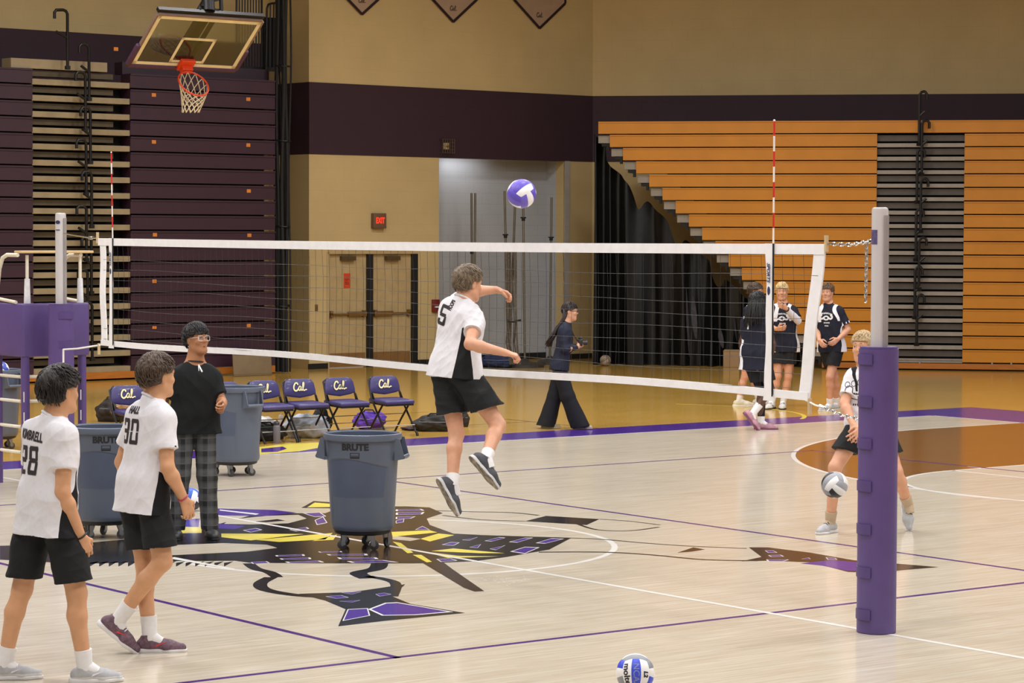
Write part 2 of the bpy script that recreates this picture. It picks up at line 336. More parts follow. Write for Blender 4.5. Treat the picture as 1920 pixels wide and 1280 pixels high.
for q in ([(742, 955), (790, 954), (796, 957), (742, 958)], [(742, 961), (796, 960), (792, 964), (742, 965)], [(742, 969), (780, 968), (770, 972), (742, 973)], [(742, 976), (758, 972), (757, 979), (742, 981)], [(778, 993), (792, 986), (806, 993)],
          [(455, 994), (480, 990), (492, 993), (470, 998)], [(542, 993), (575, 988), (580, 991), (556, 996)], [(590, 975), (606, 968), (614, 980), (594, 984)], [(568, 962), (600, 960), (612, 968), (590, 969)],
          [(516, 1041), (570, 1039), (572, 1042), (518, 1043)], [(524, 1047), (582, 1045), (584, 1048), (528, 1049)], [(534, 1053), (600, 1051), (608, 1054), (540, 1055)], [(596, 1034), (640, 1033), (642, 1035), (600, 1036)], [(612, 1039), (688, 1038), (690, 1041), (616, 1041)],
          [(632, 1045), (706, 1045), (710, 1048), (636, 1048)], [(650, 1052), (720, 1050), (748, 1054), (660, 1055)], [(470, 1054), (500, 1052), (506, 1055), (474, 1057)],
          [(828, 1021), (846, 1016), (862, 1017), (850, 1023)], [(866, 1012), (896, 1007), (880, 1013)], [(908, 1014), (936, 1007), (948, 1008), (922, 1015)], [(954, 1016), (984, 1008), (1000, 1008), (970, 1017)], [(1004, 1018), (1034, 1009), (1058, 1010), (1022, 1019)],
          [(956, 1034), (984, 1025), (1012, 1026), (984, 1038)], [(880, 1026), (902, 1020), (896, 1027)], [(918, 1029), (948, 1022), (930, 1031)], [(818, 1048), (846, 1047), (858, 1051), (826, 1053)]): outlined(q, PUR, 0.0040)
fp([(790, 1054), (826, 1050), (850, 1068), (908, 1108), (890, 1109), (870, 1102)], DRK, 0.0036)
# lower swirl and wedge
def fribbon(px, w, m, z):
    P = [at_floor(x, y)[:2] for x, y in px]; v, t = ribbon(curve2(P, 5), w); fl.add([(a, b, z) for a, b in v], [tuple(reversed(q)) for q in t], m)
fribbon([(466, 1056), (480, 1066), (506, 1073), (520, 1082)], 0.09, INK, 0.0036); fribbon([(712, 1056), (705, 1066), (672, 1074), (690, 1084)], 0.13, INK, 0.0036)
fribbon([(508, 1082), (488, 1094), (500, 1106), (560, 1116), (640, 1120)], 0.10, INK, 0.0036); fribbon([(690, 1080), (740, 1092), (736, 1118)], 0.08, INK, 0.0036)
fp([(560, 1113), (660, 1110), (700, 1104), (760, 1095), (736, 1118), (770, 1132), (872, 1149), (720, 1164), (634, 1174), (648, 1142), (610, 1126)], INK, 0.0038)
for q in ([(690, 1142), (722, 1130), (745, 1129), (850, 1147), (780, 1153), (716, 1154)], [(642, 1164), (652, 1142), (690, 1140), (694, 1154)], [(610, 1118), (640, 1116), (654, 1120), (630, 1122)], [(704, 1114), (720, 1111), (734, 1114), (712, 1118)], [(636, 1127), (676, 1125), (660, 1129)], [(640, 1111), (678, 1109), (660, 1114)]): outlined(q, PUR, 0.0041, k=0.9)
# thin sweeps to the right
fribbon([(806, 957), (880, 959), (960, 961), (1010, 966)], 0.04, INK, 0.0036); fribbon([(830, 966), (900, 974), (985, 977)], 0.035, INK, 0.0036)
fp([(984, 977), (1024, 967), (1124, 973), (1100, 984)], INK, 0.0038); fribbon([(1085, 983), (1120, 993), (1180, 995), (1236, 988)], 0.035, INK, 0.0036); fribbon([(1124, 973), (1180, 977), (1238, 984)], 0.03, INK, 0.0036)
fribbon([(1060, 1008), (1130, 1011), (1210, 1018), (1300, 1024), (1400, 1028)], 0.035, INK, 0.0036); fribbon([(1010, 1035), (1130, 1035), (1220, 1040), (1320, 1049), (1420, 1051)], 0.05, INK, 0.0036)
fp([(1270, 1036), (1300, 1026), (1322, 1030), (1296, 1034)], DRK, 0.0038)
fp([(1404, 1026), (1440, 1026), (1520, 1036), (1600, 1050), (1700, 1058), (1760, 1063), (1700, 1068), (1640, 1074), (1590, 1072), (1520, 1054), (1440, 1051), (1390, 1052), (1428, 1044)], DRK, 0.0038)
fp([(1500, 1056), (1560, 1050), (1640, 1056), (1640, 1070), (1590, 1070), (1540, 1060)], PUR, 0.0041)
for q in ([(1434, 1032), (1450, 1032), (1458, 1036), (1440, 1036)], [(1440, 1041), (1464, 1040), (1470, 1043), (1446, 1044)], [(1436, 1049), (1480, 1049), (1470, 1052), (1440, 1052)], [(1502, 1048), (1516, 1045), (1520, 1048)], [(1548, 1045), (1566, 1046), (1570, 1049), (1552, 1049)]): outlined(q, PUR, 0.0041)
# cream lettering on the purple border by the chairs
for px, m in (([(486, 838), (540, 831), (600, 829), (606, 838), (560, 846), (486, 852)], YEL), ([(490, 841), (530, 837), (538, 841), (520, 847), (490, 848)], PUR)): fp(px, m, 0.004 + (0.0004 if m == PUR else 0))
# scuff marks: scraped finish near the emblem
rs = random.Random(3)
for i in range(26):
    x = 940+rs.gauss(0, 22); y = 1087+rs.gauss(0, 3.0); w = rs.uniform(3, 9); fp([(x, y), (x+w, y-0.3), (x+w*0.8, y+0.5)], WHT, 0.0032)
fl.v = [(x, y, z*0.3) for x, y, z in fl.v]
floor = struct(fl.build('floor', FM, sharp=0))

# ------------------------------------------------------------------ walls
def udir(a): return np.array([math.cos(math.radians(a)), math.sin(math.radians(a)), 0.0])
MW = np.array([13.595, 26.825, 0]); MD = udir(3.0); MN = np.array([-MD[1], MD[0], 0])      # back wall with doors and alcove; MN points into the wall
def wpt(u, z, d=0.0): return MW+MD*u+MN*d+np.array([0, 0, z])
def wall_u(px): return float((at_wall(px, 440, MW, 3.0)-MW) @ MD)
H = 10.0; T = 0.25
def wslab(mb, u0, u1, z0, z1, m, d0=0.0, d1=T): 
    v = [wpt(u, z, d) for z in (z0, z1) for d in (d0, d1) for u in (u0, u1)]
    mb.add(v, [(0, 2, 3, 1), (4, 5, 7, 6), (0, 1, 5, 4), (2, 6, 7, 3), (0, 4, 6, 2), (1, 3, 7, 5)], m)
uA, uB, uE = wall_u(823), wall_u(1058), wall_u(1110)
uD0, uD1 = wall_u(614), wall_u(784); DT = 2.13
wb = MB()
wslab(wb, 0, uE+0.3, 5.2, H, 0); wslab(wb, 0, uE+0.3, 3.9, 5.2, 1, -0.012, T); wslab(wb, 0, uD0, 0, 3.9, 0); wslab(wb, uD0, uD1, DT, 3.9, 0); wslab(wb, uD1, uA, 0, 3.9, 0); wslab(wb, uB, uE+0.3, 0, 3.9, 0)
wslab(wb, -0.03, 0.0, 0, 3.9, 0, 0.0, 1.3); wslab(wb, -0.03, 0.0, 5.2, H, 0, 0, 1.3); wslab(wb, -0.035, 0.0, 3.9, 5.2, 1, -0.012, 1.3)          # return into the bleacher recess
struct(wb.build('wall_back', [M_tan, M_band]))
ba = MB(); 
for a, b in ((-0.05, uD0), (uD1, uA), (uB, uE)): wslab(ba, a, b, 0, 0.10, 0, -0.02, 0.0)
struct(ba.build('baseboard_back', [M_vinylbase]))
al = MB(); AD = 0.55
wslab(al, uA-0.2, uB+0.2, 0, 4.2, 0, AD, AD+0.1); wslab(al, uA-0.1, uA, 0, 4.2, 0, T, AD); wslab(al, uB, uB+0.1, 0, 4.2, 0, T, AD); wslab(al, uA-0.2, uB+0.2, 3.95, 4.1, 0, T, AD)
struct(al.build('wall_alcove', [M_grey])); ba = MB(); wslab(ba, uA, uB, 0, 0.12, 0, AD-0.02, AD-0.001); struct(ba.build('baseboard_alcove', [M_vinylbase]))
tr = MB(); wslab(tr, uB, uB+0.13, 0, 3.9, 0, -0.015, 0.02); struct(tr.build('trim_1', [mat('pale_corner_guard', (176, 168, 160), 0.5)]))
# left wall behind the purple bleachers
wl = MB(); LW = np.array([13.53, 28.1, 0]); LWD = udir(3.0)
def lslab(mb, t0, t1, z0, z1, m, off=0.0):
    n = np.array([-LWD[1], LWD[0], 0]); v = [LW-LWD*t+n*d+np.array([0, 0, z]) for z in (z0, z1) for d in (off, 0.25) for t in (t1, t0)]
    mb.add(v, [(0, 2, 3, 1), (4, 5, 7, 6), (0, 1, 5, 4), (2, 6, 7, 3), (0, 4, 6, 2), (1, 3, 7, 5)], m)
lslab(wl, 0, 22, 5.95, H, 0); lslab(wl, 0, 22, 3.9, 5.95, 1, -0.012); lslab(wl, 0, 22, 0, 3.9, 0); struct(wl.build('wall_left', [M_tan, M_band]))
# right wall, running diagonally behind the orange bleachers
RW = MW+MD*uE; RD = udir(-47.0); wr = MB()
def rslab(mb, t0, t1, z0, z1, m, off=0.0):
    n = np.array([-RD[1], RD[0], 0]); v = [RW+RD*t+n*d+np.array([0, 0, z]) for z in (z0, z1) for d in (off, 0.25) for t in (t0, t1)]
    mb.add(v, [(0, 2, 3, 1), (4, 5, 7, 6), (0, 1, 5, 4), (2, 6, 7, 3), (0, 4, 6, 2), (1, 3, 7, 5)], m)
rslab(wr, 0, 22, 5.2, H, 0); rslab(wr, 0, 22, 3.9, 5.2, 1, -0.012); rslab(wr, 0, 22, 0, 3.9, 0); struct(wr.build('wall_right', [M_tan, M_band]))
ce = MB(); ce.box((6, 8, H+0.1), (60, 60, 0.2)); struct(ce.build('ceiling', [M_ceil]))

# ------------------------------------------------------------------ doors
uM0, uM1 = wall_u(690), wall_u(700); uL0, uL1 = wall_u(617), wall_u(774)
def door(n, u0, u1, hinge_left):
    d = MB(); wslab(d, u0, u1, 0.01, DT-0.03, 0, 0.06, 0.11); wslab(d, u0+0.02, u1-0.02, 0.02, 0.27, 1, 0.055, 0.0601)
    o = struct(d.build('door_%d' % n, [M_door, mat('kick_plate', (150, 112, 66), 0.4, metal=0.3)])); mid = (u0+u1)/2
    p = MB(); wslab(p, u0+0.04, u1-0.04, 0.97, 1.0, 0, 0.0, 0.03); a, b = (u1-0.34, u1-0.03) if hinge_left else (u0+0.03, u0+0.34)
    wslab(p, u0+0.04, u0+0.10, 0.93, 1.05, 0, 0.0, 0.06); wslab(p, u1-0.10, u1-0.04, 0.93, 1.05, 0, 0.0, 0.06); wslab(p, min(a, mid), max(b, mid), 0.945, 1.03, 0, -0.01, 0.03)
    p.build('panic_bar', [M_brass], o)
    c = MB(); wslab(c, mid-0.16, mid+0.16, DT-0.16, DT-0.08, 0, -0.02, 0.06); c.build('door_closer', [mat('closer_bronze', (104, 84, 52), 0.4, metal=0.5)], o)
door(1, uL0, uM0, True); door(2, uM1, uL1, False)
fr = MB(); wslab(fr, uM0, uM1, 0, DT, 0, 0.0, 0.14); wslab(fr, uL1, uD1, 0, DT, 0, 0.0, 0.14); wslab(fr, uD0-0.02, uL0, 0, DT, 1, -0.01, 0.14); wslab(fr, uD0, uD1, DT-0.04, DT+0.04, 1, -0.01, 0.14)
struct(fr.build('trim_2', [mat('black_mullion', (26, 25, 26), 0.4), M_door]))
def wall_thing(px, py, d): 
    p = at_wall(px, py, MW, 3.0); return p-MN*d
# notice, EXIT sign, strobe, pull station, switches
def wbox(mb, px0, px1, py0, py1, d0, d1, m=0):
    a = at_wall(px0, py0, MW, 3.0); b = at_wall(px1, py1, MW, 3.0); u0, u1 = (a-MW) @ MD, (b-MW) @ MD; wslab(mb, u0, u1, b[2], a[2], m, -d1, -d0)
nt_ = thing('notice', 'orange paper notice taped to the tan double door beside the jumping player', 'notice', wall_thing(654, 540, -0.058))
s = MB(); v0 = [(-0.075, 0), (0.075, 0), (0.075, 0.27), (-0.075, 0.27)]; s.prism(v0, 0.003, (0, 0, 0), MD, (0, 0, 1)); s.build('sheet', [mat('orange_paper', (214, 74, 30), 0.7)], nt_)
s = MB()
for k in range(5): s.prism([(-0.05, 0.07+0.03*k), (0.05-0.012*(k % 3), 0.07+0.03*k), (0.05-0.012*(k % 3), 0.08+0.03*k), (-0.05, 0.08+0.03*k)], 0.002, -MN*0.0, MD, (0, 0, 1))
s2 = s.build('printed_lines', [mat('dark_print', (92, 26, 16), 0.7)], nt_); s2.location = -MN*0.004
ex = thing('exit_sign', 'lit red EXIT sign on tan wall above double door', 'sign', wall_thing(707, 428, 0.0))
s = MB(); B3 = np.array([MD, -MN, (0, 0, 1)]).T
s.box(MN*-0.05+np.array([0, 0, 0.14]), (0.29, 0.10, 0.28), B3, 0, 0.012); s.build('housing', [mat('sign_brown', (112, 84, 62), 0.5)], ex)
s = MB(); put2d(s, text2d('EXIT', 0.15, 0.006, cond=0.66), -MN*0.102+np.array([0.0, 0, 0.14]), MD, (0, 0, 1)); s.build('letters', [mat('exit_red_glow', (255, 58, 36), 0.5, emit=0.8)], ex)
st = thing('alarm_strobe', 'small white fire strobe in wire guard on dark wall band', 'alarm', wall_thing(834, 287, 0.012))
s = MB(); s.box(-MN*0.03+np.array([0, 0, 0.13]), (0.10, 0.06, 0.12), B3, 0, 0.01); s.build('strobe', [mat('strobe_cream', (214, 196, 160), 0.4)], st)
s = MB(); s.ball(-MN*0.065+np.array([0, 0, 0.13]), (0.03, 0.03, 0.03)); s.build('lens', [mat('strobe_lens', (170, 140, 96), 0.2)], st)
s = MB()
for k in range(6):
    a = -0.14+0.056*k; s.tube([-MN*0.0+MD*a, -MN*0.11+MD*a, -MN*0.11+MD*a+np.array([0, 0, 0.26]), MD*a+np.array([0, 0, 0.26])], 0.005, 6)
    if k < 5: s.tube([-MN*0.11-MD*0.14+np.array([0, 0, 0.065*k]), -MN*0.11+MD*0.14+np.array([0, 0, 0.065*k])], 0.005, 6)
s.build('wire_guard', [mat('guard_wire', (120, 104, 84), 0.4, metal=0.6)], st)
fp_ = thing('fire_alarm_pull', 'dark red fire alarm pull box on tan wall left of the jumping player', 'alarm', wall_thing(815, 585, 0.0))
s = MB(); s.box(-MN*0.03+np.array([0, 0, 0.12]), (0.16, 0.06, 0.24), B3, 0, 0.01); s.build('box', [mat('pull_red', (122, 32, 30), 0.4)], fp_)
s = MB(); s.box(-MN*0.066+np.array([0, 0, 0.10]), (0.09, 0.015, 0.03), B3); s.build('pull_handle', [M_white], fp_)
sw = thing('switch_plate', 'small brown switch plate on tan wall left of double doors', 'switch', wall_thing(593, 583, 0.0))
s = MB(); s.box(-MN*0.006+np.array([0, 0, 0.06]), (0.06, 0.012, 0.12), B3); s.build('plate', [mat('plate_brown', (138, 104, 60), 0.4, metal=0.3)], sw)
s = MB(); s.box(-MN*0.016+np.array([0, 0, 0.06]), (0.012, 0.012, 0.03), B3); s.build('toggle', [M_brass], sw)

# ------------------------------------------------------------------ pennants
M_pen = mat('banner_cloth', (176, 150, 128), 0.8, var=0.05); M_ink = mat('banner_ink', (44, 20, 24), 0.8)
for i, (tx, ty, lx, rx) in enumerate(((677, 27, 640, 718), (848, 41, 797, 907), (1010, 53, 947, 1083))):
    tip = at_wall(tx, ty, MW, 3.0); ul = (at_wall(tx-51, ty-41, MW, 3)-tip) @ MD; hw = 0.66; rise = 0.52
    b = thing('pennant_banner', ['cream pointed banner with dark edge, nearest the purple bleachers', 'cream pointed banner with dark edge, the middle one', 'cream pointed banner with dark edge, nearest the wall corner'][i], 'banner', tip-MN*0.02, 0, 'pointed banners high on the wall')
    s = MB(); P = [(0, 0), (hw, rise), (hw, 2.0), (-hw, 2.0), (-hw, rise)]; s.prism(P, 0.008, (0, 0, 0), MD, (0, 0, 1)); s.build('cloth', [M_pen], b)
    s = MB()
    for a, c in zip(P, P[1:]+P[:1]): s.bar(MD*a[0]+np.array([0, 0, a[1]])-MN*0.012, MD*c[0]+np.array([0, 0, c[1]])-MN*0.012, 0.05, 0.008, MN)
    s.build('border', [M_ink], b)
    s = MB(); put2d(s, cal_script(-0.05), -MN*0.016+np.array([0, 0, 0.25]), MD, (0, 0, 1), scale=0.085); s.build('lettering', [M_ink], b)
# ------------------------------------------------------------------ folding bleachers
M_prow = mat('purple_bleacher_plastic', (56, 32, 46), 0.42, var=0.06, scale=3); M_orow = mat('orange_bleacher_plastic', (200, 130, 22), 0.45, var=0.06, scale=2)
M_tread = mat('tread_tan', (150, 134, 104), 0.55, var=0.12, scale=4); M_riser = mat('riser_shaded_tan', (78, 66, 46), 0.6, var=0.15); M_gtread = mat('tread_grey', (150, 142, 132), 0.5); M_griser = mat('riser_grey', (84, 78, 72), 0.6)  # tan aisle risers: shade under the treads is put into this darker colour
M_kick = mat('varnished_kickboard', (176, 106, 38), 0.35, var=0.15, scale=3, stretch=(1, 1, 12)); M_under = mat('bleacher_understructure', (16, 15, 16), 0.7); M_rail = mat('black_rail', (32, 31, 32), 0.4, metal=0.4)
M_tagor = mat('row_tag_orange', (210, 128, 52), 0.5)
class Plane:
    def __init__(s, A, ang): s.A = np.array([A[0], A[1], 0.0]); s.a = ang; s.d = udir(ang); s.n = np.array([-s.d[1], s.d[0], 0.0])
    def u(s, px, py=431): return float((at_wall(px, py, s.A, s.a)-s.A) @ s.d)
    def z(s, px, py): return float(at_wall(px, py, s.A, s.a)[2])
    def p(s, u, z, d=0.0): return s.A+s.d*u+s.n*d+np.array([0, 0, z])
    def slab(s, mb, u0, u1, z0, z1, d0, d1, m=0):
        v = [s.p(u, z, d) for z in (z0, z1) for d in (d0, d1) for u in (u0, u1)]
        return mb.add(v, [(0, 2, 3, 1), (4, 5, 7, 6), (0, 1, 5, 4), (2, 6, 7, 3), (0, 4, 6, 2), (1, 3, 7, 5)], m)
LP = Plane((9.401, 25.795), 3.0)
def to_local(root, mb, name, mats, sharp=38): return mb.build(name, mats, root, local=False, sharp=sharp)
pb = thing('bleacher_bank', 'dark purple folded bleacher bank with tan stepped aisle against the left wall', 'bleachers', LP.p(0, 0))
ul, ua, ub, ur = LP.u(-60), LP.u(62), LP.u(245), LP.u(516); PIT = 0.2635
for k in range(19):
    zt = 5.135-PIT*k; zb = zt-PIT+0.026
    for nm, a, b in (('seat_row', ul, ua), ('seat_row', ub, ur)):
        s = MB(); LP.slab(s, a, b, zb, zt, 0.0, 0.30); LP.slab(s, a, b, zt-0.028, zt, -0.015, 0.0); to_local(pb, s, nm, [M_prow])
    s = MB(); LP.slab(s, ua, ub, zb-0.015, zb+0.078, 0.02, 0.34, 0); LP.slab(s, ua, ub-0.26, zb+0.125, zb+0.215, 0.12, 0.34, 1); to_local(pb, s, 'aisle_step', [M_tread, M_riser])
s = MB(); LP.slab(s, ul, ur, 0.16, 5.0, 0.34, 1.6); to_local(pb, s, 'understructure', [M_under])
s = MB(); LP.slab(s, ub, ur, 5.135, 5.34, 0.25, 0.5); to_local(pb, s, 'top_panel', [mat('dark_purple_panel', (44, 26, 40), 0.5)])
zq = LP.z(120, 120)
s = MB(); LP.slab(s, LP.u(25), LP.u(205), LP.z(25, 126), LP.z(25, 108), 0.05, 0.35); to_local(pb, s, 'top_tread', [M_tread])
s = MB(); LP.slab(s, ul, ur, 0.03, 0.145, 0.0, 0.05); to_local(pb, s, 'kickboard', [M_kick])
for (x, y) in ((288, 178), (465, 186), (288, 266), (465, 272), (466, 358), (290, 440), (467, 441), (289, 527), (289, 613), (466, 610), (217, 92)):
    a = at_wall(x, y, LP.A, 3.0); u = float((a-LP.A) @ LP.d); s = MB(); LP.slab(s, u-0.04, u+0.04, a[2]-0.03, a[2]+0.03, -0.012, 0.0); to_local(pb, s, 'row_tag', [M_tagor])
def handrail(root, P, px, y0, y1, hook, d, side=-1, w=0.022):
    u = P.u(px); z1 = P.z(px, y0); z0 = P.z(px, y1); s = MB(); h = 0.10+0.10*hook
    s.tube([P.p(u, z0, d), P.p(u, z1-0.06, d), P.p(u+side*0.03, z1-0.015, d), P.p(u+side*0.08, z1, d), P.p(u+side*h, z1-0.01, d), P.p(u+side*(h+0.03), z1-0.05, d), P.p(u+side*(h+0.03), z1-0.15, d)], w, 8)
    if z1-z0 > 0.7: s.tube([P.p(u, z1-0.45, d), P.p(u+side*h, z1-0.36, d)], w*0.9, 8)
    s.box(P.p(u, z0+0.03, d), (0.07, 0.07, 0.06)); return to_local(root, s, 'aisle_handrail', [M_rail])
for px, y0, y1 in ((121, 20, 131), (161, 84, 190), (154, 136, 246), (163, 202, 308), (155, 262, 366), (165, 322, 428), (155, 386, 490), (164, 444, 552), (157, 505, 612), (165, 566, 676)): handrail(pb, LP, px, y0, y1, 1.1 if px == 121 else 0.5, -0.12, -1, 0.026)

OP = Plane((23.148, 19.825), -47.0)
ob = thing('bleacher_bank', 'orange folded bleacher bank with stepped end and grey aisle on the diagonal wall', 'bleachers', OP.p(0, 0))
o0, o1, o2, o3 = OP.u(1118), OP.u(1643), OP.u(1807), OP.u(2080); OPI = 0.2458; STEP = (OP.u(1518)-OP.u(1118))/16
for k in range(18):
    zt = 4.56-OPI*k; zb = zt-OPI+0.022; a = o0+STEP*k+(0.03 if k == 0 else 0)
    for q, (x0, x1) in enumerate(((a, o1), (o2, o3)) if k else ((a, OP.u(1722)), (OP.u(1722)+0.01, o3))):
        s = MB(); OP.slab(s, x0, x1, zb, zt, 0.0, 0.30); OP.slab(s, x0, x1, zt-0.025, zt, -0.012, 0.0); to_local(ob, s, 'seat_row', [M_orow])
    if k:
        s = MB(); OP.slab(s, o1, o2, zb-0.016, zb+0.055, 0.02, 0.34, 0); OP.slab(s, o1, o2, zb+0.095, zb+0.205, 0.10, 0.34, 1); to_local(ob, s, 'aisle_step', [M_gtread, M_griser])
        s = MB(); e0 = a-STEP+0.02; OP.slab(s, e0, a+0.05, zt-0.15, zt-0.012, 0.08, 0.5, 0); OP.slab(s, e0+0.06, a+0.02, zt-0.21, zt-0.15, 0.10, 0.5, 1); OP.slab(s, a-0.07, a-0.02, zt-0.29, zt-0.15, 0.09, 0.16, 1); to_local(ob, s, 'end_bracket', [mat('bracket_grey', (146, 138, 126), 0.5), M_under])
s = MB()
for k in range(1, 18): OP.slab(s, o0+STEP*(k+1.2), o3, 4.4-OPI*k, 4.4-OPI*(k-1), 0.36, 1.5)
to_local(ob, s, 'understructure', [M_under])
s = MB(); OP.slab(s, o0+STEP*17, o3, 0.03, 0.13, 0.0, 0.05); OP.slab(s, o0+STEP*17, o3, 0.165, 0.19, 0.02, 0.3); to_local(ob, s, 'kickboard', [M_kick])
for px in (1560, 1727, 1863, 1899): s = MB(); u = OP.u(px); OP.slab(s, u-0.015, u+0.015, 0.12, 0.17, -0.005, 0.02); to_local(ob, s, 'kickboard_foot', [M_gtread])
for px, y0, y1 in ((1722, 172, 274), (1727, 226, 330), (1719, 280, 382), (1726, 335, 437), (1718, 392, 490), (1724, 445, 545), (1717, 500, 598), (1721, 552, 648)): handrail(ob, OP, px, y0, y1, 0.0, -0.12, 1, 0.026)

# black plastic sheeting hung under the stepped end
tp = thing('black_tarp', 'black plastic sheeting hung under the stepped end of the orange bleachers', 'tarp', OP.p(o0+2.0, 0, 0.75))
s = MB(); NU, NV = 150, 14; rs = random.Random(5); ph = [rs.uniform(0, 6.28) for _ in range(8)]; um = OP.u(1505)
def tz(t):
    base = 4.35*(1-t)+0.55*t; notch = 0.32*max(0, math.sin(t*33+0.9))**2*(1 if t > 0.10 else 0)
    return max(0.3, base-0.30-notch if t > 0.05 else base)
for i in range(NU+1):
    t = i/NU; u = o0-0.12+(um-o0+0.12)*t
    for j in range(NV+1):
        v = j/NV; dd = 0.55+(0.05+0.06*(1-v))*(math.sin(t*52+4*math.sin(t*9)+ph[0]+v*0.8)+0.6*math.sin(t*97+5*math.sin(t*7+1)+ph[1])+0.7*math.sin(t*23+ph[2]+v*2)); s.v.append(tuple(OP.p(u+0.015*math.sin(t*90+v*3), 0.01+v*tz(t), dd)))
for i in range(NU):
    for j in range(NV): a = i*(NV+1)+j; s.f.append((a, a+NV+1, a+NV+2, a+1)); s.m.append(0)
to_local(tp, s, 'sheet', [mat('black_polythene', (14, 14, 15), 0.28, var=0.3, scale=9, bump=0.25)], sharp=0)
for px, y0, y1, w in ((1287, 540, 668, 0.03), (1300, 555, 635, 0.07), (1350, 615, 652, 0.06), (1376, 590, 640, 0.02)):
    a = at_wall(px, y0, OP.p(0, 0, 0.38), -47.0); b = at_wall(px+6, y1, OP.p(0, 0, 0.38), -47.0); s = MB(); s.v = [tuple(a), tuple(b-OP.d*w), tuple(b+OP.d*w*0.7)]; s.prism([(0, 0), (0.01, 0)], 0.01) if False else None
    s = MB(); n = 8
    for i in range(n+1):
        t = i/n; c = a+(b-a)*t; ww = w*math.sin(PI*min(1, t*0.8+0.1)); s.v += [tuple(c-OP.d*ww), tuple(c+OP.d*ww*0.6-OP.n*0.03)]
    for i in range(n): s.f.append((2*i, 2*i+1, 2*i+3, 2*i+2)); s.m.append(0)
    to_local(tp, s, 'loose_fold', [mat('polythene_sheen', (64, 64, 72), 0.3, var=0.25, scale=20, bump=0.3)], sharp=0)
a = at_wall(1372, 670, OP.p(0, 0, 0.30), -47.0); cb = thing('cardboard_box', 'small cardboard box on the floor under black plastic sheeting', 'box', (a[0], a[1], 0.0), math.radians(-47))
s = MB(); s.box((0, 0, 0.15), (0.30, 0.22, 0.30), None, 0, 0.008); s.build('carton', [mat('cardboard', (158, 128, 92), 0.8)], cb)
s = MB(); s.box((0, -0.07, 0.305), (0.30, 0.10, 0.01)); s.box((0, 0.07, 0.312), (0.30, 0.10, 0.01), mrot('X', 0.15)); s.build('flap', [mat('cardboard_light', (176, 146, 108), 0.8)], cb)

# tan panel leaning at the end of the purple bleachers
a = at_wall(474, 700, LP.p(0, 0, -0.35), 3.0); pn = thing('tan_panel', 'flat tan panel leaning on the end of the purple bleachers', 'panel', (a[0], a[1], 0), math.radians(3))
s = MB(); s.box((0, 0.02, 0.215), (0.80, 0.03, 0.42), mrot('X', -0.08), 0, 0.008); s.build('board', [mat('panel_tan', (128, 110, 84), 0.6)], pn)
s = MB(); s.bar((-0.4, -0.02, 0.43), (0.4, -0.02, 0.43), 0.02, 0.012); s.bar((-0.4, 0.0, 0.03), (0.4, 0.0, 0.03), 0.02, 0.012); s.build('edge_trim', [mat('panel_edge', (92, 78, 60), 0.5)], pn)

# dark netting bundle and spare rails at the end of the purple bleachers
nb = thing('netting_bundle', 'black gathered divider net hanging at the right end of the purple bleachers', 'net', LP.p(ur+0.10, 0, 0.1))
s = MB()
for k in range(9):
    du = ur+0.06+0.024*k; dd = 0.0+0.10*math.sin(k*2.1); s.tube([LP.p(du+0.015*math.sin(k+z), z, dd+0.02*math.sin(z*1.7+k)) for z in np.linspace(0.03, 6.9, 16)], 0.026+0.01*math.sin(k*1.3), 7)
to_local(nb, s, 'gathered_mesh', [mat('black_netting', (20, 19, 20), 0.8, var=0.3, scale=30, bump=0.4)])
for z in (1.2, 2.6, 4.1, 5.4):
    s = MB(); s.tube([LP.p(ur+0.16+0.13*math.cos(a), z+0.02*math.sin(a), 0.14*math.sin(a)) for a in np.linspace(0, 2*PI, 17)], 0.012, 6); to_local(nb, s, 'tie_strap', [M_rail])
def rail_panel(label, x0, x1, ytop, ybot, nb_, d, solid=None, lean=0.02):
    a = at_wall((x0+x1)/2, ybot, LP.p(0, 0, d), 3.0); t = thing('guard_rail', label, 'railing', a, 0, 'spare guard rails on the bleacher top')
    P = Plane(LP.p(0, 0, d)[:2], 3.0); u0, u1 = P.u(x0), P.u(x1); z0, z1 = a[2], P.z(x0, ytop); s = MB(); rr = 0.09
    s.tube([P.p(u0, z0), P.p(u0+lean, z1-rr), P.p(u0+lean+0.03, z1-0.02), P.p(u0+lean+rr, z1), P.p(u1-rr, z1+0.03), P.p(u1-0.03, z1+0.01), P.p(u1, z1-rr), P.p(u1, z0)], 0.02, 8); to_local(t, s, 'rail_frame', [M_rail])
    for k in range(1, nb_):
        f = k/nb_; s = MB(); s.tube([P.p(u0+(u1-u0)*f, z0), P.p(u0+(u1-u0)*f+lean*(1-f), z1)], 0.013, 6); to_local(t, s, 'baluster', [M_rail])
    s = MB(); P.slab(s, u0, u1, z0-0.02, z0+0.05, -0.02, 0.02)
    if solid: P.slab(s, u0, u1, z0, P.z(x0, solid), 0.03, 0.12)
    to_local(t, s, 'base_panel', [M_under])
rail_panel('tall black guard rail with bars rising behind the basketball backboard', 443, 491, -60, 130, 9, 0.5)
rail_panel('shorter black guard rail with rounded top next to the tan wall', 499, 533, 6, 132, 5, 0.45, solid=32)

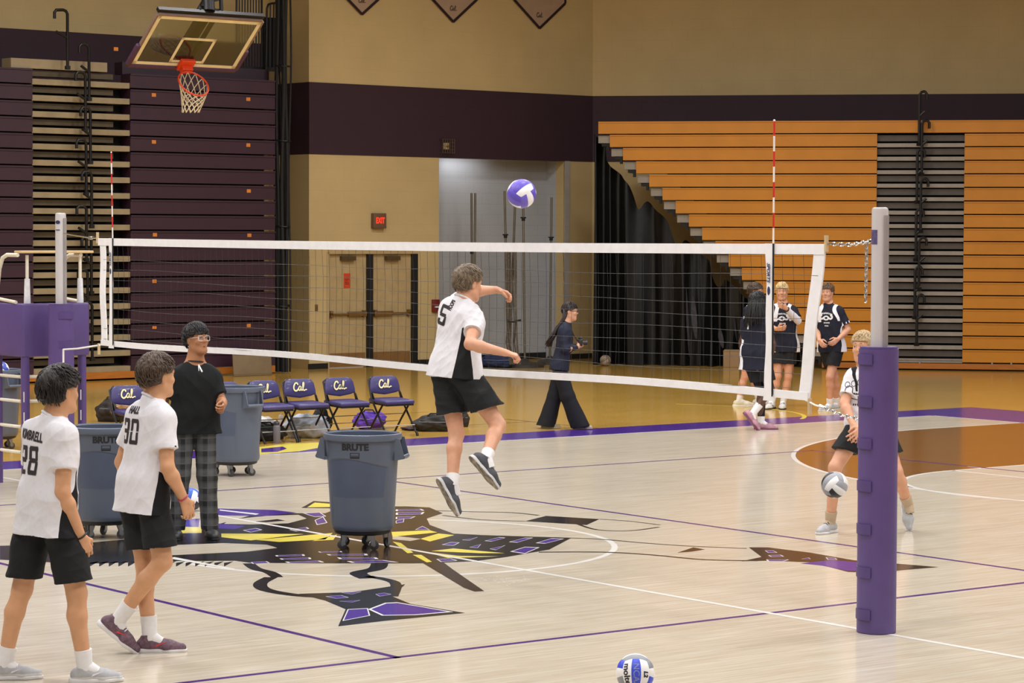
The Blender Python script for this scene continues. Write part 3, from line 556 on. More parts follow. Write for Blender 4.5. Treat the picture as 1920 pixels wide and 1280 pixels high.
# ------------------------------------------------------------------ basketball goal, folded back
HX = np.array([0.9993, 0.036, 0.0]); HX /= np.linalg.norm(HX); HVv = np.array([-0.024, 0.737, -0.639]); HVv -= HX*(HX @ HVv); HVv /= np.linalg.norm(HVv); HNn = np.cross(HVv, HX); HNn /= np.linalg.norm(HNn)     # HNn: out of the playing face
H0 = at_depth(297, 28, 36.0); bw, bh = 1.75, 0.985
if HNn[2] > 0: HNn = -HNn
hp = lambda a, b, c=0.0: H0+HX*a+HVv*b+HNn*c
bk = thing('basketball_goal', 'folded-back basketball goal with glass board and orange rim above purple bleachers', 'basketball hoop', hp(bw/2, bh))
HB = np.array([HX, HVv, np.cross(HX, HVv)]).T
s = MB(); s.box(hp(bw/2, bh/2, 0), (bw, bh, 0.012), HB); gl = to_local(bk, s, 'glass_backboard', [mat('board_glass', (210, 214, 208), 0.04, trans=1.0, var=0.0, spec=0.3)])
s = MB()
def strip(a0, b0, a1, b1, w, c=0.009): s.box(hp((a0+a1)/2, (b0+b1)/2, c), (abs(a1-a0)+w, abs(b1-b0)+w, 0.004), HB)
for q in ((0.03, 0.03, bw-0.03, 0.03), (0.03, bh-0.03, bw-0.03, bh-0.03), (0.03, 0.03, 0.03, bh-0.03), (bw-0.03, 0.03, bw-0.03, bh-0.03)): strip(*q, 0.06)
x0, x1, y0, y1 = bw/2-0.27, bw/2+0.27, bh-0.56, bh-0.10
for q in ((x0, y0, x1, y0), (x0, y1, x1, y1), (x0, y0, x0, y1), (x1, y0, x1, y1)): strip(*q, 0.045)
g = s.build('painted_lines', [mat('board_cream_line', (232, 220, 186), 0.5)], bk, local=False)
s = MB()
for a, b in (((0, -0.015), (bw, -0.015)), ((-0.015, 0), (-0.015, bh)), ((bw+0.015, 0), (bw+0.015, bh))): s.bar(hp(*a, -0.01), hp(*b, -0.01), 0.03, 0.05, HNn)
to_local(bk, s, 'board_frame', [mat('frame_mauve', (128, 106, 96), 0.5)])
s = MB(); s.box(hp(bw/2, bh+0.035, -0.01), (bw+0.10, 0.09, 0.075), HB, 0, 0.03)
for a in (-0.04, bw+0.04): s.box(hp(a, bh-0.17, -0.01), (0.08, 0.42, 0.075), HB, 0, 0.03)
to_local(bk, s, 'edge_padding', [mat('goal_pad_purple', (74, 44, 76), 0.55)])
s = MB(); s.box(hp(bw/2, bh-0.06, 0.035), (0.24, 0.20, 0.06), HB, 0, 0.008); s.box(hp(bw/2, bh-0.02, 0.09), (0.18, 0.10, 0.09), HB, 0, 0.01); to_local(bk, s, 'rim_bracket', [mat('rim_orange', (214, 62, 22), 0.4)])
rc = hp(bw/2, bh-0.03, 0.38); ra, rb = HX, HNn; s = MB()
s.tube([rc+0.235*(math.cos(a)*ra+math.sin(a)*rb) for a in np.linspace(0, 2*PI, 33)], 0.013, 8); rim = to_local(bk, s, 'rim', [mat('rim_orange', (214, 62, 22), 0.4)])
s = MB(); NS = 12; rows = 6; dn = np.array([0, 0, -1.0]); rs = random.Random(2)
def npt(i, j):
    a = 2*PI*(i+0.5*(j % 2))/NS; f = j/rows; r = 0.235*(1-0.42*f); c = rc+dn*0.42*f+np.array([-0.06, -0.02, 0])*f*f
    rim_p = r*(math.cos(a)*ra+math.sin(a)*rb); flat = r*0.9*(math.cos(a)*ra+math.sin(a)*np.array([-ra[1], ra[0], 0])*-1); w = min(1, f*1.1)
    return c+rim_p*(1-w)+flat*w
for j in range(rows):
    for i in range(NS):
        s.tube([npt(i, j), npt(i, j+1)], 0.0065, 5, caps=False); s.tube([npt(i, j), npt(i-1 if j % 2 == 0 else i+1, j+1)], 0.0065, 5, caps=False)
to_local(bk, s, 'hoop_net', [mat('net_cream', (206, 190, 158), 0.8)])
s = MB(); s.bar(hp(-0.02, -0.06, -0.05), hp(bw+0.02, -0.06, -0.05), 0.06, 0.06, HNn); s.bar(hp(bw/2-0.03, -0.06, -0.12), hp(bw/2-0.03, bh-0.05, -0.16), 0.17, 0.10, HNn); s.bar(hp(bw/2+0.16, -0.06, -0.12), hp(bw/2+0.16, bh-0.05, -0.14), 0.05, 0.05, HNn); to_local(bk, s, 'rear_frame', [M_rail])
s = MB(); top = hp(bw/2-0.04, -0.06, -0.08)
s.tube([top, top+np.array([0.05, 0.12, 0.5]), top+np.array([0.12, 0.3, 1.6])], [0.10, 0.085, 0.085], 10); s.tube([top+HX*0.22+np.array([0, 0, 0.02]), top+np.array([0.35, 0.3, 1.6])], 0.03, 8); s.tube([top-HX*0.16, top+np.array([0.0, 0.1, 0.16])], 0.04, 8)
for k in range(6): s.box(top+np.array([0.02+0.02*k, 0.02*k, 0.05+0.09*k]), (0.30-0.02*(k % 2), 0.05, 0.03), mrot('Y', 0.25*(-1)**k))
to_local(bk, s, 'support_mast', [M_rail])

# ------------------------------------------------------------------ volleyball posts, net
M_alu = mat('post_silver', (196, 190, 190), 0.35, metal=0.15, var=0.03); M_pad = mat('purple_vinyl_pad', (86, 66, 122), 0.42, var=0.07, scale=5, bump=0.05); M_pad2 = mat('purple_vinyl_flap', (78, 58, 114), 0.45)
def vb_post(label, y, hgt, side, padz, straps):
    t = thing('volleyball_post', label, 'net post', (0, y, 0), 0, 'volleyball posts'); s = MB()
    s.lathe([(0.0, 0.0), (0.052, 0.0), (0.052, hgt-0.02), (0.048, hgt-0.005), (0.036, hgt), (0.0, hgt)], 32); s.build('pole', [M_alu], t)
    vx = np.array([CAM_LOC[0], CAM_LOC[1]-y, 0]); vx /= np.linalg.norm(vx); ang = math.atan2(vx[1], vx[0])
    s = MB(); F = mrot('Z', ang+0.75); s.box(F @ np.array([0.056, 0, hgt/2+0.4]), (0.02, 0.03, hgt-0.9), F); s.build('cable_track', [mat('track_grey', (160, 154, 154), 0.35, metal=0.3)], t)
    s = MB(); n = 40; prof = []
    for i in range(n):
        a = 2*PI*i/n; r = 0.119*(1+0.035*abs(math.cos(2*(a-ang)))); prof.append((r*math.cos(a), r*math.sin(a)))
    s.prism(prof, padz-0.015, (0, 0, 0.004)); s.prism([(x*0.95, y_*0.95) for x, y_ in prof], padz-0.002, (0, 0, 0.004)); pad = s.build('pad', [M_pad], t)
    for i, z in enumerate(straps):
        s = MB(); a0, a1 = (ang-1.56, ang-0.30) if side > 0 else (ang-0.2, ang+1.1); m = 10; R0 = 0.125
        for j in range(m+1):
            a = a0+(a1-a0)*j/m; R = R0+0.006*j/m
            for z_ in (z-0.032, z+0.032):
                for rr in (R-0.012, R+0.004): s.v.append((rr*math.cos(a), rr*math.sin(a), z_))
        for j in range(m):
            b = 4*j; s.f += [(b+1, b+5, b+7, b+3), (b, b+2, b+6, b+4), (b, b+4, b+5, b+1), (b+2, b+3, b+7, b+6)]; s.m += [0]*4
        b = 4*m; s.f += [(b, b+2, b+3, b+1), (0, 1, 3, 2)]; s.m += [0, 0]; s.build('pad_strap', [M_pad2], t)
    return t, ang
ptR, aR = vb_post('silver volleyball post with tall purple pad on the near side of the net', -0.955, 2.66, 1, 1.79, [1.715, 1.45, 1.19, 0.925, 0.655, 0.385, 0.12])
ptL, aL = vb_post('silver volleyball post with purple pad in front of the referee stand', 10.07, 2.67, -1, 1.79, [1.68, 1.40, 1.0, 0.6])
s = MB()                                          # label wraps on the post heads
for i in range(9):
    a = aR-1.35+1.05*i/8
    for z in (2.43, 2.52): s.v.append((0.0535*math.cos(a), 0.0535*math.sin(a), z))
for i in range(8): s.f.append((2*i, 2*i+2, 2*i+3, 2*i+1)); s.m.append(0)
s.build('sticker', [mat('sticker_purple', (84, 74, 116), 0.5, var=0.4, scale=60)], ptR)
s = MB(); c = np.array([0.0535*math.cos(aL-0.55), 0.0535*math.sin(aL-0.55), 2.58]); F = frame((math.cos(aL-0.55), math.sin(aL-0.55), 0)); s.ball(c, (0.026, 0.002, 0.018), rot=np.array([F[:, 0], F[:, 2], (0, 0, 1)]).T); s.box(c-np.array([0, 0, 0.075]), (0.045, 0.003, 0.008), np.array([F[:, 0], F[:, 2], (0, 0, 1)]).T); s.build('maker_mark', [mat('mark_navy', (46, 44, 84), 0.5)], ptL)
net = thing('volleyball_net', 'white taped volleyball net with black mesh stretched between the two posts', 'net', (0, 4.5, 0))
M_tape = mat('white_net_tape', (232, 230, 232), 0.6, var=0.04, scale=14, bump=0.1); M_cord = mat('black_net_cord', (40, 40, 43), 0.45); M_dowel = mat('pale_dowel', (196, 172, 132), 0.5)
def ztop(y): return 2.43-0.02*math.sin(PI*min(1, max(0, (y+0.5)/10)))*0.6
def zbot(y): return 1.425+0.012*math.sin(y*1.3)
YR_T, YR_B, YL_T, YL_B = -0.47, -0.33, 9.30, 9.26
def sheet(pts_lo, pts_hi, th=0.006):
    s = MB(); n = len(pts_lo)
    for lo, hi in zip(pts_lo, pts_hi): s.v += [(lo[0]-th, lo[1], lo[2]), (lo[0]+th, lo[1], lo[2]), (hi[0]+th, hi[1], hi[2]), (hi[0]-th, hi[1], hi[2])]
    for i in range(n-1):
        for j in range(4): a = 4*i; s.f.append((a+j, a+(j+1) % 4, a+4+(j+1) % 4, a+4+j)); s.m.append(0)
    s.f += [(3, 2, 1, 0), tuple(4*(n-1)+j for j in range(4))]; s.m += [0, 0]; return s
ys = np.linspace(YR_T, YL_T, 60); sheet([(0, y, ztop(y)-0.068) for y in ys], [(0, y, ztop(y)) for y in ys]).build('top_tape', [M_tape], net, local=False)
ys = np.linspace(YR_B, YL_B, 60); sheet([(0.004*math.sin(y*5), y, zbot(y)) for y in ys], [(0.004*math.sin(y*5), y, zbot(y)+0.052) for y in ys]).build('bottom_tape', [M_tape], net, local=False)
zs = np.linspace(0, 1, 14)
def sideband(ya, yb, w, nm):
    pts = [(0.006*math.sin(t*9), ya*(1-t)+yb*t, 1.43+(0.99)*(1-t)) for t in zs]
    s = MB(); n = len(pts)
    for p in pts: s.v += [(p[0]-0.006, p[1]-w/2, p[2]), (p[0]+0.006, p[1]-w/2, p[2]), (p[0]+0.006, p[1]+w/2, p[2]), (p[0]-0.006, p[1]+w/2, p[2])]
    for i in range(n-1):
        for j in range(4): a = 4*i; s.f.append((a+j, a+(j+1) % 4, a+4+(j+1) % 4, a+4+j)); s.m.append(0)
    s.f += [(3, 2, 1, 0), tuple(4*(n-1)+j for j in range(4))]; s.m += [0, 0]; return s.build(nm, [M_tape], net, local=False)
sideband(-0.425, -0.285, 0.10, 'side_tape'); sideband(9.22, 9.20, 0.10, 'side_tape')
s = MB(); rs = random.Random(4)
for k in range(1, 10):
    z = 0.045+0.092*k; s.tube([(0.004*math.sin(3*y+k), y, ztop(y)-0.068-z+0.008*math.sin(y*2.2+k)) for y in np.linspace(-0.42+0.012*k, 9.2, 50)], 0.0015, 4, caps=False)
for k in range(94):
    y = -0.27+0.1*k; b = rs.uniform(-0.012, 0.012)
    s.tube([(0.0, y, ztop(y)-0.06), (0.01, y+b, 2.1), (0.006, y+b*0.6, 1.75), (0.0, y, zbot(y)+0.05)], 0.0014, 4, caps=False)
s.build('mesh', [M_cord], net, local=False)
M_red = mat('antenna_red', (204, 30, 34), 0.4); M_awhite = mat('antenna_white', (232, 226, 222), 0.4)
for y, lean in ((0.0, 0.0), (9.0, 0.022)):
    s = MB(); z = 1.43
    for k in range(18):
        s.tube([(-0.012, y+lean*max(0, z-2.43)/0.8, z), (-0.012, y+lean*max(0, z+0.1-2.43)/0.8, z+0.1)], 0.0062, 8, m=(k+1) % 2 if k > 9 else 2); z += 0.1
    s.ball((-0.012, y+lean, z), 0.008, 8, 6, m=1); an = s.build('antenna', [M_red, M_awhite, M_black], net, local=False)
    s = sheet([(-0.004, y+0.02+w, 1.40) for w in (0, 0.05)], [(-0.004, y+0.02+w, 2.44) for w in (0, 0.05)])
    s = MB(); n = 16
    for i in range(n+1):
        t = i/n; w = 0.034+0.006*math.sin(t*14)+(0.02 if t < 0.06 else 0); yy = y+0.035+0.006*math.sin(t*8); zz = 1.40+1.03*t
        s.v += [(-0.012, yy-w, zz), (-0.018, yy, zz), (-0.012, yy+w, zz), (-0.006, yy, zz)]
    for i in range(n):
        for j in range(4): a = 4*i; s.f.append((a+j, a+(j+1) % 4, a+4+(j+1) % 4, a+4+j)); s.m.append(0)
    s.f += [(3, 2, 1, 0), tuple(4*n+j for j in range(4))]; s.m += [0, 0]; sl = s.build('antenna_sleeve', [M_tape], net, local=False)
    s = MB(); put2d(s, text2d('SPORTS', 0.040, 0.0015, 0.3, cond=0.9), (-0.0225, y+0.036, 2.24), (0, 0, -1), (0, -1, 0)); s.ball((-0.017, y+0.036, 2.12), (0.003, 0.014, 0.030)); s.build('maker_mark', [mat('mark_navy', (46, 44, 84), 0.5)], sl, local=False)
for ya, z in ((-0.48, 2.45), (9.32, 2.45), (9.30, 1.40), (-0.34, 1.40)): s = MB(); s.tube([(0, ya, z-0.07), (0, ya, z+0.035)], 0.014, 8); s.build('dowel', [M_dowel], net, local=False)
def chain(pts, name, link=0.042):
    s = MB(); P = [np.asarray(p, float) for p in pts]
    for a, b in zip(P, P[1:]):
        n = max(1, int(np.linalg.norm(b-a)/(link*0.75))); F = frame(b-a)
        for i in range(n):
            c = a+(b-a)*(i+0.5)/n; X = F[:, i % 2]; s.tube([c+F[:, 2]*math.cos(q)*link*0.55+X*math.sin(q)*link*0.24 for q in np.linspace(0, 2*PI, 9)], 0.0042, 5, caps=False)
    return s.build(name, [M_chrome], net, local=False)
chain([(0, -0.50, 2.43), (0, -0.70, 2.425), (-0.02, -0.90, 2.45)], 'tension_chain'); chain([(-0.045, -0.885, 2.44), (-0.045, -0.88, 2.07)], 'hanging_chain')
chain([(-0.01, -0.46, 1.385), (-0.02, -0.66, 1.345), (-0.03, -0.90, 1.325)], 'lower_chain')
s = MB(); s.tube([(0, -0.28, 1.43), (-0.01, -0.40, 1.395), (-0.01, -0.47, 1.385)], 0.006, 6); s.tube([(-0.01, -0.44, 1.395), (-0.01, -0.49, 1.38)], 0.011, 6); s.build('tie_rope', [M_awhite], net, local=False)
s = MB(); s.tube([(0, 9.32, 2.43), (0, 9.45, 2.43)], 0.010, 6); s.box((0, 9.46, 2.43), (0.03, 0.05, 0.03), None, 0, 0.005); s.tube([(0, 9.46, 2.43), (-0.03, 9.95, 2.47)], 0.007, 6); s.build('turnbuckle', [M_chrome], net, local=False)
s = MB(); s.tube([(0, 9.28, 1.42), (-0.06, 9.62, 1.375), (-0.10, 9.83, 1.36)], 0.009, 6); s.tube([(-0.10, 9.83, 1.36), (-0.10, 9.84, 0.15)], 0.009, 6); s.build('tie_rope', [M_awhite], net, local=False)

# ------------------------------------------------------------------ referee stand
rf = thing('referee_stand', 'purple padded referee stand with cream rails and ladder rungs behind the left net post', 'referee stand', (0.09, 10.9, 0))
RX0, RX1, RY0, RY1 = -0.255, 0.43, 10.36, 10.95; M_rwhite = mat('cream_rail', (224, 216, 198), 0.4); M_padr = mat('purple_stand_pad', (84, 64, 120), 0.45, var=0.07, scale=4, bump=0.05)
def plate(a, b, z0, z1, th=0.06):
    s = MB(); s.bar((a[0], a[1], (z0+z1)/2), (b[0], b[1], (z0+z1)/2), z1-z0, th, (0, 0, 1)); return s
for a, b in (((RX0, RY0), (RX1, RY0)), ((RX0, RY0), (RX0-0.05, RY1)), ((RX1, RY0), (RX1, RY1))):
    s = MB(); A = np.array([a[0], a[1], 1.53]); B = np.array([b[0], b[1], 1.53]); F = frame(B-A, (0, 0, 1)); s.box((A+B)/2, (0.05, 0.52, np.linalg.norm(B-A)+0.03), np.array([F[:, 0], F[:, 1], F[:, 2]]).T if abs(F[2, 1]) > 0.5 else np.array([F[:, 1], F[:, 0], -F[:, 2]]).T, 0, 0.02); s.build('side_pad', [M_padr], rf, local=False)
s = MB(); s.box(((RX0+RX1)/2, (RY0+RY1)/2, 1.30), (RX1-RX0-0.04, RY1-RY0-0.04, 0.04)); s.build('platform', [mat('platform_ply', (140, 112, 76), 0.6)], rf, local=False)
for x, y in ((RX0+0.03, RY0+0.03), (RX1-0.04, RY0+0.03), (RX0+0.0, RY1-0.03), (RX1-0.04, RY1-0.03)):
    s = MB(); s.tube([(x, y, 0.0), (x, y, 1.30)], 0.042, 12); l = s.build('leg', [M_padr], rf, local=False)
    vx = HV(-0.15, 0, -1)
    for k, z in enumerate((0.88, 0.68, 0.45, 0.25)): s = MB(); s.box(np.array([x, y, z])+vx*0.041, (0.008, 0.008, 0.10)); s.build('lacing', [M_awhite], l, local=False)
for z in (1.07, 0.83, 0.58, 0.33):
    s = MB(); s.tube([(RX0+0.03, RY0+0.12, z), (RX0, RY1, z)], 0.016, 8); s.tube([(RX0+0.03, RY0+0.10, z), (RX0+0.26, RY0+0.10, z)], 0.016, 8); s.build('ladder_rung', [M_rwhite], rf, local=False)
for x in (RX0+0.08, RX1-0.03):
    s = MB(); s.tube([(x, RY0+0.08, 1.78), (x, RY0+0.08, 2.26)], 0.016, 10); s.build('rail_upright', [M_rwhite], rf, local=False)
    s = MB(); s.tube([(x, RY0+0.08, 1.76), (x, RY0+0.08, 1.9), (x, RY0+0.08, 2.03)], [0.034, 0.03, 0.026], 12); s.build('upright_sleeve', [mat('white_tape_wrap', (222, 222, 226), 0.5, bump=0.3, scale=30)], rf, local=False)
for x in (RX0-0.03, RX1-0.03):
    s = MB(); s.tube([(x, RY1-0.05, 1.80), (x, RY1-0.13, 2.12), (x, RY1-0.20, 2.23), (x, RY1-0.30, 2.26), (x, RY0+0.06, 2.26)], 0.02, 10); s.tube([(x, RY1-0.05, 1.83), (x, RY0+0.1, 1.80)], 0.017, 8); s.build('guard_rail', [M_rwhite], rf, local=False)
s = MB(); s.box(((RX0+RX1)/2+0.04, RY0+0.10, 2.29), (RX1-RX0+0.10, 0.16, 0.025), None, 0, 0.006); s.build('writing_shelf', [mat('shelf_maple', (206, 176, 128), 0.5)], rf, local=False)

# ------------------------------------------------------------------ wheeled bins
M_bin = mat('grey_bin_plastic', (86, 94, 111), 0.42, var=0.05, scale=3, bump=0.03); M_binin = mat('grey_bin_inside', (74, 84, 106), 0.5); M_dolly = mat('black_dolly', (24, 24, 25), 0.5); M_tyre = mat('grey_caster_tyre', (60, 60, 62), 0.5); M_print = mat('black_print', (26, 26, 30), 0.5)
def bin_radius(z): return 0.247+(0.292-0.247)*(z-0.15)/0.76
def bins():
    b = thing('wheeled_bin', 'grey', 'bin'); n = 128; s = MB(); prof = [(0.0, 0.16), (0.235, 0.15), (0.245, 0.165)]
    zs_ = [0.19, 0.3, 0.45, 0.55, 0.60]+[0.61+0.007*i for i in range(19)]+[0.76, 0.82, 0.86]
    rows = []; sst = lambda e0, e1, x: (lambda t: t*t*(3-2*t))(min(1.0, max(0.0, (x-e0)/(e1-e0))))
    for z in zs_:
        row = []
        for j in range(n):
            a = 2*PI*j/n; r = bin_radius(z); da = (a+PI/2+PI) % (2*PI)-PI; db = da if abs(da) < PI/2 else (PI-abs(da))*np.sign(da)
            pz = 0.685+0.035*math.cos((db+0.35)*2.0)                      # recessed side panels under a curved shoulder
            r -= 0.010*sst(pz+0.006, pz-0.008, z)*sst(1.02, 0.94, abs(db))*sst(0.19, 0.22, z)
            row.append((r*math.cos(a), r*math.sin(a), z))
        rows.append(row)
    s.lathe(prof, n); k0 = len(s.v)-n
    for row in rows: s.v += row
    for i in range(len(rows)):
        for j in range(n): a, c = k0+i*n+j, k0+i*n+(j+1) % n; s.f.append((a, c, c+n, a+n)); s.m.append(0)
    s.lathe([(0.290, 0.86), (0.308, 0.862), (0.313, 0.885), (0.308, 0.908), (0.292, 0.912), (0.284, 0.90)], n); s.lathe([(0.284, 0.90), (0.275, 0.7), (0.235, 0.19), (0.0, 0.19)], n, m=1)
    s.build('tub', [M_bin, M_binin], b)
    for sx in (-1, 1):
        s = MB(); y0 = 0.10
        for yy in (-y0, y0): s.add([(sx*0.285, yy-0.006*np.sign(yy), 0.88), (sx*0.318, yy-0.006*np.sign(yy), 0.875), (sx*0.355, yy*0.9, 0.735), (sx*0.345, yy*0.9, 0.715), (sx*0.28, yy, 0.70)]+[(sx*0.285, yy+0.008*np.sign(yy), 0.88), (sx*0.318, yy+0.008*np.sign(yy), 0.875), (sx*0.355, yy*0.9+0.008*np.sign(yy), 0.735), (sx*0.345, yy*0.9+0.008*np.sign(yy), 0.715), (sx*0.28, yy+0.008*np.sign(yy), 0.70)], [(0, 1, 2, 3, 4), (9, 8, 7, 6, 5)]+[(i, (i+1) % 5, 5+(i+1) % 5, 5+i) for i in range(5)])
        s.tube([(sx*0.345, -y0*0.92, 0.73), (sx*0.352, 0, 0.73), (sx*0.345, y0*0.92, 0.73)], 0.017, 8); s.add([(sx*0.27, -y0, 0.70), (sx*0.345, -y0*0.9, 0.713), (sx*0.345, y0*0.9, 0.713), (sx*0.27, y0, 0.70)], [(0, 1, 2, 3)])
        s.build('handle', [M_bin], b)
    s = MB(); v, t = text2d('BRUTE', 0.07, 0.004, maxlen=0.02, cond=1.05)
    def wrap(v, t, z0, lift=0.0015):
        V = []
        for a, c in v: z = z0+c; r = bin_radius(z)+lift; q = -PI/2+a/r; V.append((r*math.cos(q), r*math.sin(q), z))
        s.add(V, t)
    wrap(v, t, 0.815)
    def rct(x0, x1, y0, y1, nx=6): return [(x0+(x1-x0)*i/nx, y) for y in (y0, y1) for i in range(nx+1)], [(i, i+1, nx+2+i, nx+1+i) for i in range(nx)]
    for q in ((-0.038, 0.038, -0.027, -0.012), (-0.038, -0.032, -0.027, 0.018), (0.032, 0.038, -0.027, 0.018), (-0.038, 0.038, 0.014, 0.018), (-0.03, 0.03, -0.008, -0.004)): wrap(*rct(*q), 0.755)
    s.build('printed_mark', [M_print], b)
    d = MB(); d.lathe([(0, 0.115), (0.20, 0.115), (0.222, 0.125), (0.228, 0.15), (0.222, 0.155), (0.0, 0.155)], 40); dl = d.build('dolly', [M_dolly], b)
    for k in range(5):
        a = 2*PI*k/5+0.3; c = np.array([0.185*math.cos(a), 0.185*math.sin(a), 0]); f = mrot('Z', a*2.3+0.5); s = MB()
        for q in (-0.022, 0.022): s.add([c+f @ np.array(p) for p in ((-0.02, q, 0.115), (0.02, q, 0.115), (0.035, q, 0.04), (0.012, q, 0.035), (-0.02, q, 0.115), )][:4], [(0, 1, 2, 3)], 1); s.box(c+f @ np.array((0.012, q, 0.075)), (0.028, 0.004, 0.08), f, 1)
        s.lathe([(0.0, -0.013), (0.028, -0.013), (0.038, -0.009), (0.038, 0.009), (0.028, 0.013), (0.0, 0.013)], 20, c=c+f @ np.array((0.02, 0, 0.038)), rot=f @ mrot('X', PI/2)); s.lathe([(0.0, -0.015), (0.013, -0.015), (0.013, 0.015), (0, 0.015)], 10, m=1, c=c+f @ np.array((0.02, 0, 0.038)), rot=f @ mrot('X', PI/2))
        s.build('caster', [M_tyre, M_steel], b)
    return b
BG = 'grey wheeled bins'
def face_cam(p, off): v = CAM_LOC[:2]-np.array(p[:2]); return math.atan2(v[1], v[0])+PI/2+off
b0 = bins(); c0 = at_depth(680, 640, 20.12); p = (c0[0], c0[1], 0)
b0.location = p; b0.rotation_euler = (0, 0, face_cam(p, -0.22)); b0['label'] = 'grey wheeled bin with BRUTE lettering standing alone on the centre emblem'; b0['group'] = BG
b0.matrix_basis = Matrix.Translation(p) @ Matrix.Rotation(face_cam(p, -0.22), 4, 'Z')
for px, dep, off, lab in ((196, 20.75, 0.03, 'grey wheeled bin between the two players in white jerseys'), (441, 26.1, -0.95, 'grey wheeled bin behind the person in plaid trousers'), (-8, 29.2, -0.9, 'grey wheeled bin behind the referee stand ladder')):
    c0 = at_depth(px, 640, dep); p = (c0[0], c0[1], 0.0); dup(b0, p, face_cam(p, off), lab, BG)

# ------------------------------------------------------------------ folding chairs
M_chair = mat('purple_chair_vinyl', (58, 52, 104), 0.42, var=0.06, scale=5, coat=0.1); M_tube = mat('black_chair_tube', (24, 24, 28), 0.35, metal=0.3); M_cal = mat('cream_lettering', (236, 226, 178), 0.5); M_calk = mat('dark_letter_edge', (40, 32, 70), 0.5)
def make_chair():
    c = thing('folding_chair', 'x', 'chair'); lean = mrot('X', -0.20)
    def bp(x, y, z): return np.array([0, 0.165, 0.62])+lean @ np.array([x, y, z])
    s = MB(); w, h = 0.225, 0.105; out = [(-w+0.02, h-0.06), (-w+0.05, h-0.015), (-w+0.10, h), (w-0.10, h), (w-0.05, h-0.015), (w-0.02, h-0.06), (w-0.005, -h+0.06), (w-0.01, -h+0.02), (w-0.06, -h+0.0), (0.08, -h-0.012), (0, -h-0.022), (-0.08, -h-0.012), (-w+0.06, -h), (-w+0.01, -h+0.02), (-w+0.005, -h+0.06)]
    cen = (0, 0); n = len(out)
    for yy, k in ((-0.022, 0.90), (-0.015, 0.985), (0.0, 1.0), (0.012, 0.97)): s.v += [tuple(bp(a*k, yy+0.012*(a/w)**2*-1, b*k)) for a, b in out]
    s.v.append(tuple(bp(0, -0.026, 0))); ic = len(s.v)-1
    for r in range(3):
        for i in range(n): s.f.append((r*n+i, r*n+(i+1) % n, (r+1)*n+(i+1) % n, (r+1)*n+i))
    s.f += [(ic, (i+1) % n, i) for i in range(n)]+[tuple(3*n+i for i in range(n))]; s.m = [0]*len(s.f); bk_ = s.build('backrest', [M_chair], c, sharp=50)
    s = MB(); put2d(s, cal_script(0.12), bp(0, -0.0335, 0.0), lean @ np.array([1.0, 0, 0]), lean @ np.array([0, 0, 1.0]), 1, scale=0.095); put2d(s, cal_script(), bp(0, -0.0355, 0.0), lean @ np.array([1.0, 0, 0]), lean @ np.array([0, 0, 1.0]), 0, scale=0.095); s.build('lettering', [M_cal, M_calk], bk_)
    s = MB(); s.box((0, -0.015, 0.425), (0.43, 0.40, 0.055), mrot('X', 0.05), 0, 0.025); s.build('seat', [M_chair], c)
    s = MB(); s.box((0, -0.015, 0.392), (0.40, 0.38, 0.018), mrot('X', 0.05)); s.build('seat_pan', [M_tube], c)
    top = bp(0.205, 0.012, 0.10)
    for sx in (-1, 1): s = MB(); s.tube([(sx*0.15, top[1], top[2]+0.0), (sx*top[0], top[1]-0.003, top[2]-0.04), (sx*0.218, 0.10, 0.45), (sx*0.225, -0.25, 0.008)], 0.0125, 8); s.tube([(sx*0.225, -0.25, 0.0), (sx*0.225, -0.235, 0.04)], 0.016, 8); s.build('front_leg', [M_tube], c)
    for sx in (-1, 1): s = MB(); s.tube([(sx*0.195, -0.13, 0.41), (sx*0.195, 0.06, 0.2), (sx*0.195, 0.22, 0.008)], 0.0125, 8); s.tube([(sx*0.195, 0.22, 0.0), (sx*0.195, 0.207, 0.035)], 0.016, 8); s.prism([(0.03, 0.42), (0.10, 0.42), (0.14, 0.52), (0.10, 0.53)], 0.006, (sx*0.208, 0, 0), (0, 1, 0), (0, 0, 1)); s.build('rear_leg', [M_tube], c)
    for a, b, z in ((0.225, -0.19, 0.135), (0.195, 0.165, 0.08), (0.195, 0.09, 0.17), (0.195, 0.0, 0.265)): s = MB(); s.tube([(-a, b, z), (a, b, z)], 0.006, 6); s.build('cross_rod', [M_steel], c)
    return c
CG = 'purple folding chairs along the sideline'; ch0 = make_chair(); rs = random.Random(9)
for i, (x, lab) in enumerate(((2.706, 'purple folding chair with Cal lettering behind the number 30 player'), (3.99, 'purple folding chair mostly hidden behind the person in plaid trousers'), (4.525, 'purple folding chair beside the grey bin, first of the four in open view'), (5.043, 'purple folding chair, second of the four in open view'), (5.619, 'purple folding chair, third of the four in open view'), (6.263, 'purple folding chair at the end of the row nearest the jumping player'))):
    loc = (x, 13.57+rs.uniform(-0.02, 0.02), 0); rz = rs.uniform(-0.05, 0.05)
    if i == 0: ch0.matrix_basis = Matrix.Translation(loc) @ Matrix.Rotation(rz, 4, 'Z'); ch0['label'] = lab; ch0['group'] = CG
    else: dup(ch0, loc, rz, lab, CG)

